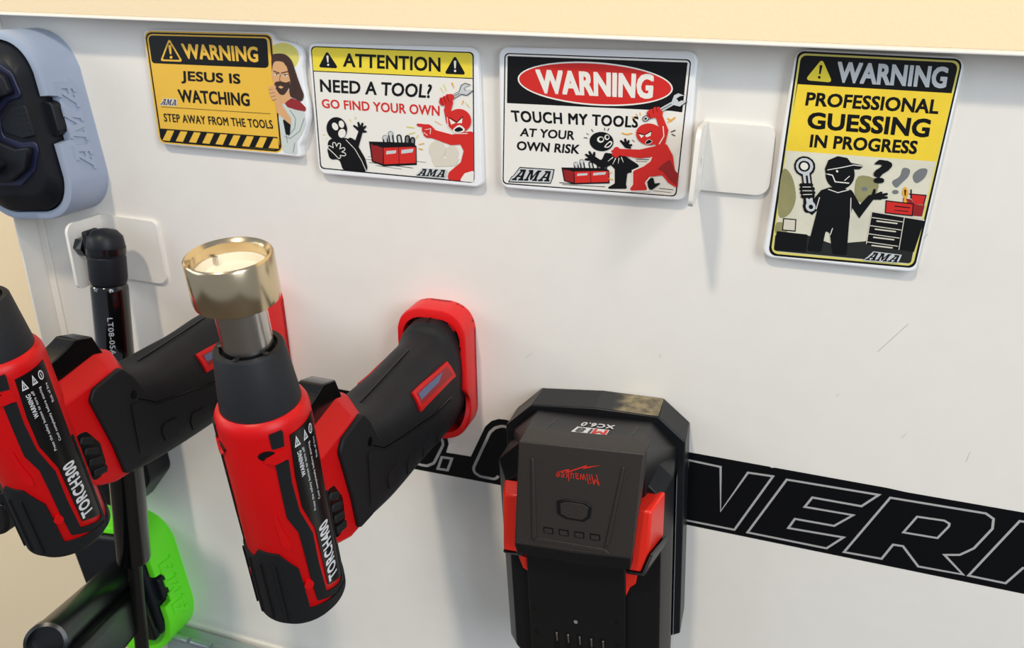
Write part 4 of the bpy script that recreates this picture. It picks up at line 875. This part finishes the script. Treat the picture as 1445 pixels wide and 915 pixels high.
for (u, v) in ((-31.8, -111), (17.1, -110.5), (-31.7, -128.2), (17.1, -127.4), (-31.6, -142)):
    obj('screw_recess', bprism(ellipse(u, v, 1.3, 1.3, 0, 16), -63.3, -63.7), M['gloss'], bp)
o = obj('gate_mark', bprism(ellipse(-7.2, -115.2, 2.7, 2.7, 0, 24), -63.3, -63.7), M['bat'], bp); obj('gate_centre', bprism(ellipse(-7.2, -115.2, 1.2, 1.2, 0, 16), -63.6, -63.9), M['hinge'], o)
bm = newbm()
v = [bl(43.2, -32, -20), bl(43.2, -160, -20), bl(44.6, -160, -36), bl(44.6, -28, -36)]; v = [p + BU * .0012 for p in v]; bm.faces.new([bm.verts.new(p) for p in v])
obj('side_label', bm, M['silverstrip'], bp, smooth=False, label='silver printed label along the side')

# ------------------------------------------------------------------ L brackets
def lbracket(name, label, x, xe, zt_, zb_, dep, flip=1, tz=(0, 0), skew=0.0):
    t = thing(name, label, 'bracket', (x, 0, zb_)); T_ = .0022
    bm = newbm(); add_prism(bm, roundpoly([(x, zt_), (xe, zt_ - .0004), (xe + .0012, zb_ + skew), (x, zb_)], [.0001, .004, .006, .0001]), xz(0), xz(-T_)); obj('wall_plate', bm, M['lid'], t, bevel=.0005)
    bm = newbm(); ou = roundpoly([(0, zt_), (-dep, zt_ + tz[0]), (-dep - tz[1] * .4, zb_), (0, zb_)], [.0001, .006, .004, .0001])
    ho = [Vector(p) for p in ellipse(-dep * .52, zt_ * .45 + zb_ * .55, .0045, .0045, 0, 24)]
    F0 = lambda p: Vector((x - T_, p.x, p.y)); F1 = lambda p: Vector((x, p.x, p.y))
    L0 = [[bm.verts.new(F0(p)) for p in l] for l in (ou, ho)]; L1 = [[bm.verts.new(F1(p)) for p in l] for l in (ou, ho)]
    for a_, b_ in zip(L0, L1):
        for i in range(len(a_)): bm.faces.new((a_[i], a_[(i + 1) % len(a_)], b_[(i + 1) % len(a_)], b_[i]))
    fl_ = [Vector((p.x, p.y, 0)) for p in ou], [Vector((p.x, p.y, 0)) for p in ho]
    for L_ in (L0, L1):
        vv = L_[0] + L_[1]
        for tr in geometry.tessellate_polygon(fl_): bm.faces.new([vv[i] for i in tr])
    obj('flap', bm, M['lid'], t)
    return t
lbracket('angle_bracket', 'white L-shaped steel bracket between the oval WARNING sign and the tall sign', -.0297, .0030, -.0592, -.0942, .040, tz=(0.002, 0.008), skew=0.0)
lbracket('angle_bracket', 'white L-shaped steel bracket carrying the top end of the black gas strut', -.4270, -.3812, -.1480, -.1930, .0315, tz=(0, 0), skew=0.0)

# ------------------------------------------------------------------ gas strut
gs = thing('gas_strut', 'glossy black gas strut with a ball socket end, hanging from the left white bracket', 'gas strut', (-.403, -.06, -.52))
J0 = Vector((-.4045, -.0245, -.1625)); J1 = Vector((-.4045, -.066, -.52)); SD = (J1 - J0).normalized()
bm = newbm(); lathe(bm, (-.427, -.0235, -.1640), (1, 0, 0), [(.0062, 0), (.0066, .002), (.0066, .0065), (.004, .008), (.004, .016)], 6); obj('ball_stud', bm, M['gloss'], gs)
bm = newbm(); lathe(bm, J0 - SD * .0095, SD, [(.003, -.0030), (.0075, -.0018), (.0108, .002), (.0118, .008), (.0116, .014), (.0112, .0150), (.0117, .0156), (.0117, .030), (.0108, .0335), (.007, .034)], 48); so = obj('ball_socket', bm, M['toolblack'], gs)
bm = newbm(); lathe(bm, J0 - SD * .0005, SD, [(.0121, 0), (.0121, .0042)], 48, False, False); obj('retaining_clip', bm, M['gloss'], so)
bm = newbm(); box(bm, J0 + Vector((-.0108, 0, .001)), (.004, .012, .020)); obj('socket_cheek', bm, M['toolblack'], so, bevel=.0014)
TB = J0 + SD * .0245; TL_ = .2115
bm = newbm(); lathe(bm, TB, SD, [(.0085, -.001), (.0105, 0), (.0115, .0015), (.0117, .004), (.0117, TL_ - .003), (.0109, TL_), (.0052, TL_ + .0004)], 64); tb = obj('cylinder', bm, M['strut'], gs)
bm = newbm(); lathe(bm, TB + SD * TL_, SD, [(.0050, -.002), (.0050, .20)], 40); obj('piston_rod', bm, M['rod'], gs)
# model number printed down the tube
a_, u_, v_ = frame(SD)
toc = (CAM - (TB + SD * .03)); toc = (toc - SD * toc.dot(SD)).normalized(); sidev = SD.cross(toc).normalized()
if sidev.x < 0: sidev = -sidev
def TF(p, q):                      # p: angle (rad) round the tube from the viewer side, q: metres down
    return TB + SD * q + (toc * math.cos(p) + sidev * math.sin(p)) * .01185
bm = newbm(); add_text(bm, 'LT08-05A', [(.02, .0205), (.02, .0465), (-.26, .0465), (-.26, .0205)], TF, .0); obj('lettering', bm, M['silverink'], tb, smooth=False, label='silver model number')

# ------------------------------------------------------------------ printed holders with tool feet (grey, green)
def holder(m, label, xr_, zt_, ln, wd, rot, dep, br_r=.026, open_left=False):
    """rounded box ring, right edge near xr_; tilted by rot about y"""
    t = thing('tool_holder', label, 'tool holder', (xr_ - wd / 2, 0, zt_ - ln))
    c = Vector((xr_ - wd / 2, zt_ - ln / 2)); ca, sa = math.cos(rot), math.sin(rot)
    def R2(p): return Vector((c.x + p[0] * ca - p[1] * sa, c.y + p[0] * sa + p[1] * ca))
    ou = roundpoly([(-wd / 2, ln / 2), (wd / 2, ln / 2), (wd / 2, -ln / 2), (-wd / 2, -ln / 2)], [.026, .026, br_r, .026], 10)
    k = .0052; iw, il = wd / 2 - k, ln / 2 - k
    inn = roundpoly([(-iw, il), (iw, il), (iw, -il), (-iw, -il)], [.021, .021, br_r - .004, .021], 10)
    bm = newbm(); n = len(ou)
    def dp(p):          # front lip dips to a notch at the right middle
        if p[0] > iw - .002 and abs(p[1] - .004) < .0135: return dep - .0085
        if open_left and p[0] < -iw + .004: return dep - .014
        return dep
    # insert extra points along the right side so the notch has corners
    def dense(poly):
        out = []
        for i, p in enumerate(poly):
            q = poly[(i + 1) % len(poly)]; out.append(p)
            if p[0] > iw - .002 and q[0] > iw - .002 and abs(p[1] - q[1]) > .03:
                for yv in (.0185, .0172, .0160, -.0080, -.0092, -.0105): out.append(Vector((p[0], yv)))
        return out
    ou, inn = dense(ou), dense(inn); n = len(ou)
    secs = []
    for i in range(n):
        o, q = ou[i], inn[i]; d = (Vector(o) - Vector(q)); d = d.normalized() if d.length > 1e-9 else Vector((1, 0)); D = dp(o); e = .0016
        O, Q = R2(o), R2(q); oe = R2(Vector(o) - d * e)
        om = R2(Vector(o) - d * e * .3)
        secs.append([Vector((O.x, 0, O.y)), Vector((O.x, -D + e, O.y)), Vector((om.x, -D + e * .3, om.y)), Vector((oe.x, -D, oe.y)), Vector((Q.x, -D, Q.y)), Vector((Q.x, -.002, Q.y))])
    V = [[bm.verts.new(p) for p in s_] for s_ in secs]
    for i in range(n):
        a, b = V[i], V[(i + 1) % n]
        for k_ in range(5): bm.faces.new((a[k_], b[k_], b[k_ + 1], a[k_ + 1]))
    bm.faces.new([v_[5] for v_ in V]); bm.faces.new([v_[0] for v_ in V][::-1])
    obj('shell', bm, M[m], t)
    # raised emblem on the right flank, reading upwards
    X = wd / 2 - .0002
    def EF(a, b): p = R2((X, a)); return Vector((p.x, b, p.y))
    bm = newbm(); add_logo(bm, [(-.030, -.0230), (.030, -.0230), (.030, -.0090), (-.030, -.0090)], EF)
    r_ = bmesh.ops.extrude_face_region(bm, geom=bm.faces[:]); bmesh.ops.translate(bm, verts=[g_ for g_ in r_['geom'] if isinstance(g_, bmesh.types.BMVert)], vec=(.0014, 0, 0))
    obj('embossed_emblem', bm, M[m], t, smooth=False, label='embossed letters')
    return t, R2, iw, il
# grey holder, upper left
t, R2, iw, il = holder('hgrey', 'grey printed plastic holder at the top left corner of the lid with embossed letters', -.4195, -.0305, .1170, .080, math.radians(6.5), .0310)
tf_ = thing('power_tool', 'black power tool foot with a six-sided button seated in the grey holder', 'power tool', (-.46, -.04, -.145))
def F2D(y): return lambda a, b: Vector((R2((a, b)).x, y, R2((a, b)).y))
def footprism(pts, y0, y1, r): 
    bm = newbm(); add_prism(bm, roundpoly(pts, r, 8) if r else [Vector(p) for p in pts], F2D(y0), F2D(y1)); return bm
e = .0012
def footloft(rows):
    bm = newbm(); rings(bm, [[Vector((R2(p).x, y, R2(p).y)) for p in roundpoly([(-a, t_), (b_, t_), (b_, -c_), (-a, -c_)], r, 8)] for (a, b_, t_, c_, r, y) in rows]); return bm
obj('battery_foot', footloft([(iw - e, iw - e, il - e, il - e, .020, -.003), (iw - e, iw - e, il - e, il - e, .020, -.0300), (iw - .002, iw - .0018, il - .003, il - .002, .019, -.0335), (iw - .008, iw - .003, il - .009, il - .011, .016, -.0395), (iw - .010, iw - .0045, il - .011, il - .014, .014, -.0405)]), M['toolblack'], tf_)
obj('release_tab', footprism([(iw - .003, .0165), (iw + .0046, .0140), (iw + .0046, -.0035), (iw - .003, -.0085)], -.012, -.0290, .0025), M['toolblack'], tf_, bevel=.001)
obj('trim', footprism(roundpoly([(-.03, .046), (.018, .042), (.0292, .0337), (.0319, .0192), (.0198, .0173), (.0102, .0113), (.0068, -.003), (.0211, -.0075), (.0325, -.0068), (.0318, -.0133), (.0248, -.0250), (.010, -.034), (-.03, -.034)], .003), -.040, -.0416, 0), M['navytrim'], tf_, bevel=.0006, label='navy blue trim')
obj('handle_root', footprism([(-.05, .043), (.014, .040), (.0265, .032), (.0285, .0215), (.018, .0200), (.0075, .0130), (.0035, -.0045), (.019, -.0105), (.0295, -.0098), (.0285, -.0135), (.022, -.0235), (.006, -.031), (-.05, -.031)], -.0415, -.046, .003), M['toolblack'], tf_, bevel=.0025, segs=3)
obj('handle_root', footprism([(-.05, .036), (.004, .034), (.012, .026), (.006, .018), (-.006, .010), (-.008, -.010), (.006, -.016), (.010, -.020), (-.004, -.027), (-.05, -.027)], -.045, -.060, .003), M['toolblack'], tf_, bevel=.004, segs=4)
obj('button', footprism([(.0102, .0052), (.0225, .0147), (.0335, .0147), (.0335, -.0035), (.0242, -.0048), (.0109, -.0003)], -.0400, -.0428, .0008), M['toolblack'], tf_, bevel=.0005, label='six-sided button')
for k in range(5):
    bm = footprism([(.0255, .0122 - k * .003), (.0325, .0122 - k * .003), (.0325, .0115 - k * .003), (.0255, .0115 - k * .003)], -.0426, -.0431, 0); obj('ridge', bm, M['toolblack'], tf_)
# green holder, bottom left
t, R2, iw, il = holder('hgreen', 'bright green printed plastic holder at the bottom left of the lid', -.4085, -.3960, .1240, .080, math.radians(8.5), .0290, .050, True)
tg = thing('power_tool', 'black power tool with a round barrel seated in the green holder behind the strut', 'power tool', (-.45, -.04, -.50))
obj('battery_foot', footprism([(-iw + e, il - e), (iw - e, il - e), (iw - e, -.0400), (-iw + e, -.0400)], -.003, -.033, .012), M['toolblack'], tg, bevel=.003, segs=4)
obj('release_tab', footprism([(iw - .003, .0165), (iw + .0046, .0140), (iw + .0046, -.0045), (iw - .003, -.0085)], -.012, -.0270, .0025), M['toolblack'], tg, bevel=.001)
obj('lower_clip', footprism([(.006, -.004), (iw - .006, -.002), (iw - .005, -.0385), (.010, -.0385)], -.032, -.038, .003), M['gloss'], tg, bevel=.001)
C0 = at(168, 812, -.036); C1 = at(68, 905, -.150); dd = (C1 - C0)
bm = newbm(); lathe(bm, C0, dd, [(.008, -.003), (.0112, 0), (.0118, .003), (.0118, dd.length - .004), (.0126, dd.length - .003), (.0126, dd.length + .004), (.0105, dd.length + .005), (.0100, dd.length - .002)], 48); obj('barrel', bm, M['batdark'], tg)
C2 = C0 + Vector((.008, -.002, -.024))
bm = newbm(); a_, u_, v_ = frame(dd)
def hbox(bm, A_, B_, hu, hv): rings(bm, [[P_ + u_ * su * hu + v_ * sv * hv for su, sv in ((1, 1), (-1, 1), (-1, -1), (1, -1))] for P_ in (A_, B_)])
hbox(bm, C2, C2 + dd * 1.15, .013, .017); obj('body', bm, M['batdark'], tg, bevel=.005, segs=4)

# ------------------------------------------------------------------ dark pieces behind the left torch
h3 = thing('tool_holder', 'black printed plastic holder behind the strut below the TORCH300 grip', 'tool holder', (-.44, 0, -.375))
bm = newbm(); add_prism(bm, roundpoly([(-.474, -.262), (-.4120, -.258), (-.4045, -.3460), (-.4290, -.3775), (-.474, -.379)], [.02, .02, .010, .010, .02], 8), xz(0), xz(-.024)); obj('shell', bm, M['mount'], h3, bevel=.0012)
t3 = thing('power_tool', 'black power tool with vent holes jutting out behind the TORCH300 body at the left edge', 'power tool', (-.47, -.11, -.40))
D0 = Vector((-.445, -.020, -.320)); D1 = at(-25, 665, -.150); dd = D1 - D0
bm = newbm(); lathe(bm, D0, dd, [(.010, 0), (.019, .004), (.019, dd.length * .45), (.0215, dd.length * .55), (.024, dd.length * .8), (.024, dd.length), (.018, dd.length + .008)], 48); obj('body', bm, M['plast'], t3)
a_, u_, v_ = frame(dd)
hd = at(6, 690, -.150)
bm = newbm(); pts = [at(x, y, -.150) for x, y in catmull([(-60, 610), (2, 612), (14, 660), (30, 715), (28, 738), (12, 742), (-6, 736), (-60, 700)], 4)]
pts = [Vector((p.x, p.z)) for p in pts]; add_prism(bm, pts, xz(-.160), xz(-.125)); hs = obj('vented_housing', bm, M['plast'], t3, bevel=.003, segs=3)
for i in range(3):
    for j_ in range(4):
        p = at(4 + i * 9 - 3 * (j_ == 0), 668 + j_ * 16 + i * 3, -.1605); bm = newbm(); box(bm, p, (.0022, .0012, .0030)); obj('vent_hole', bm, M['gloss'], hs, bevel=.0004)
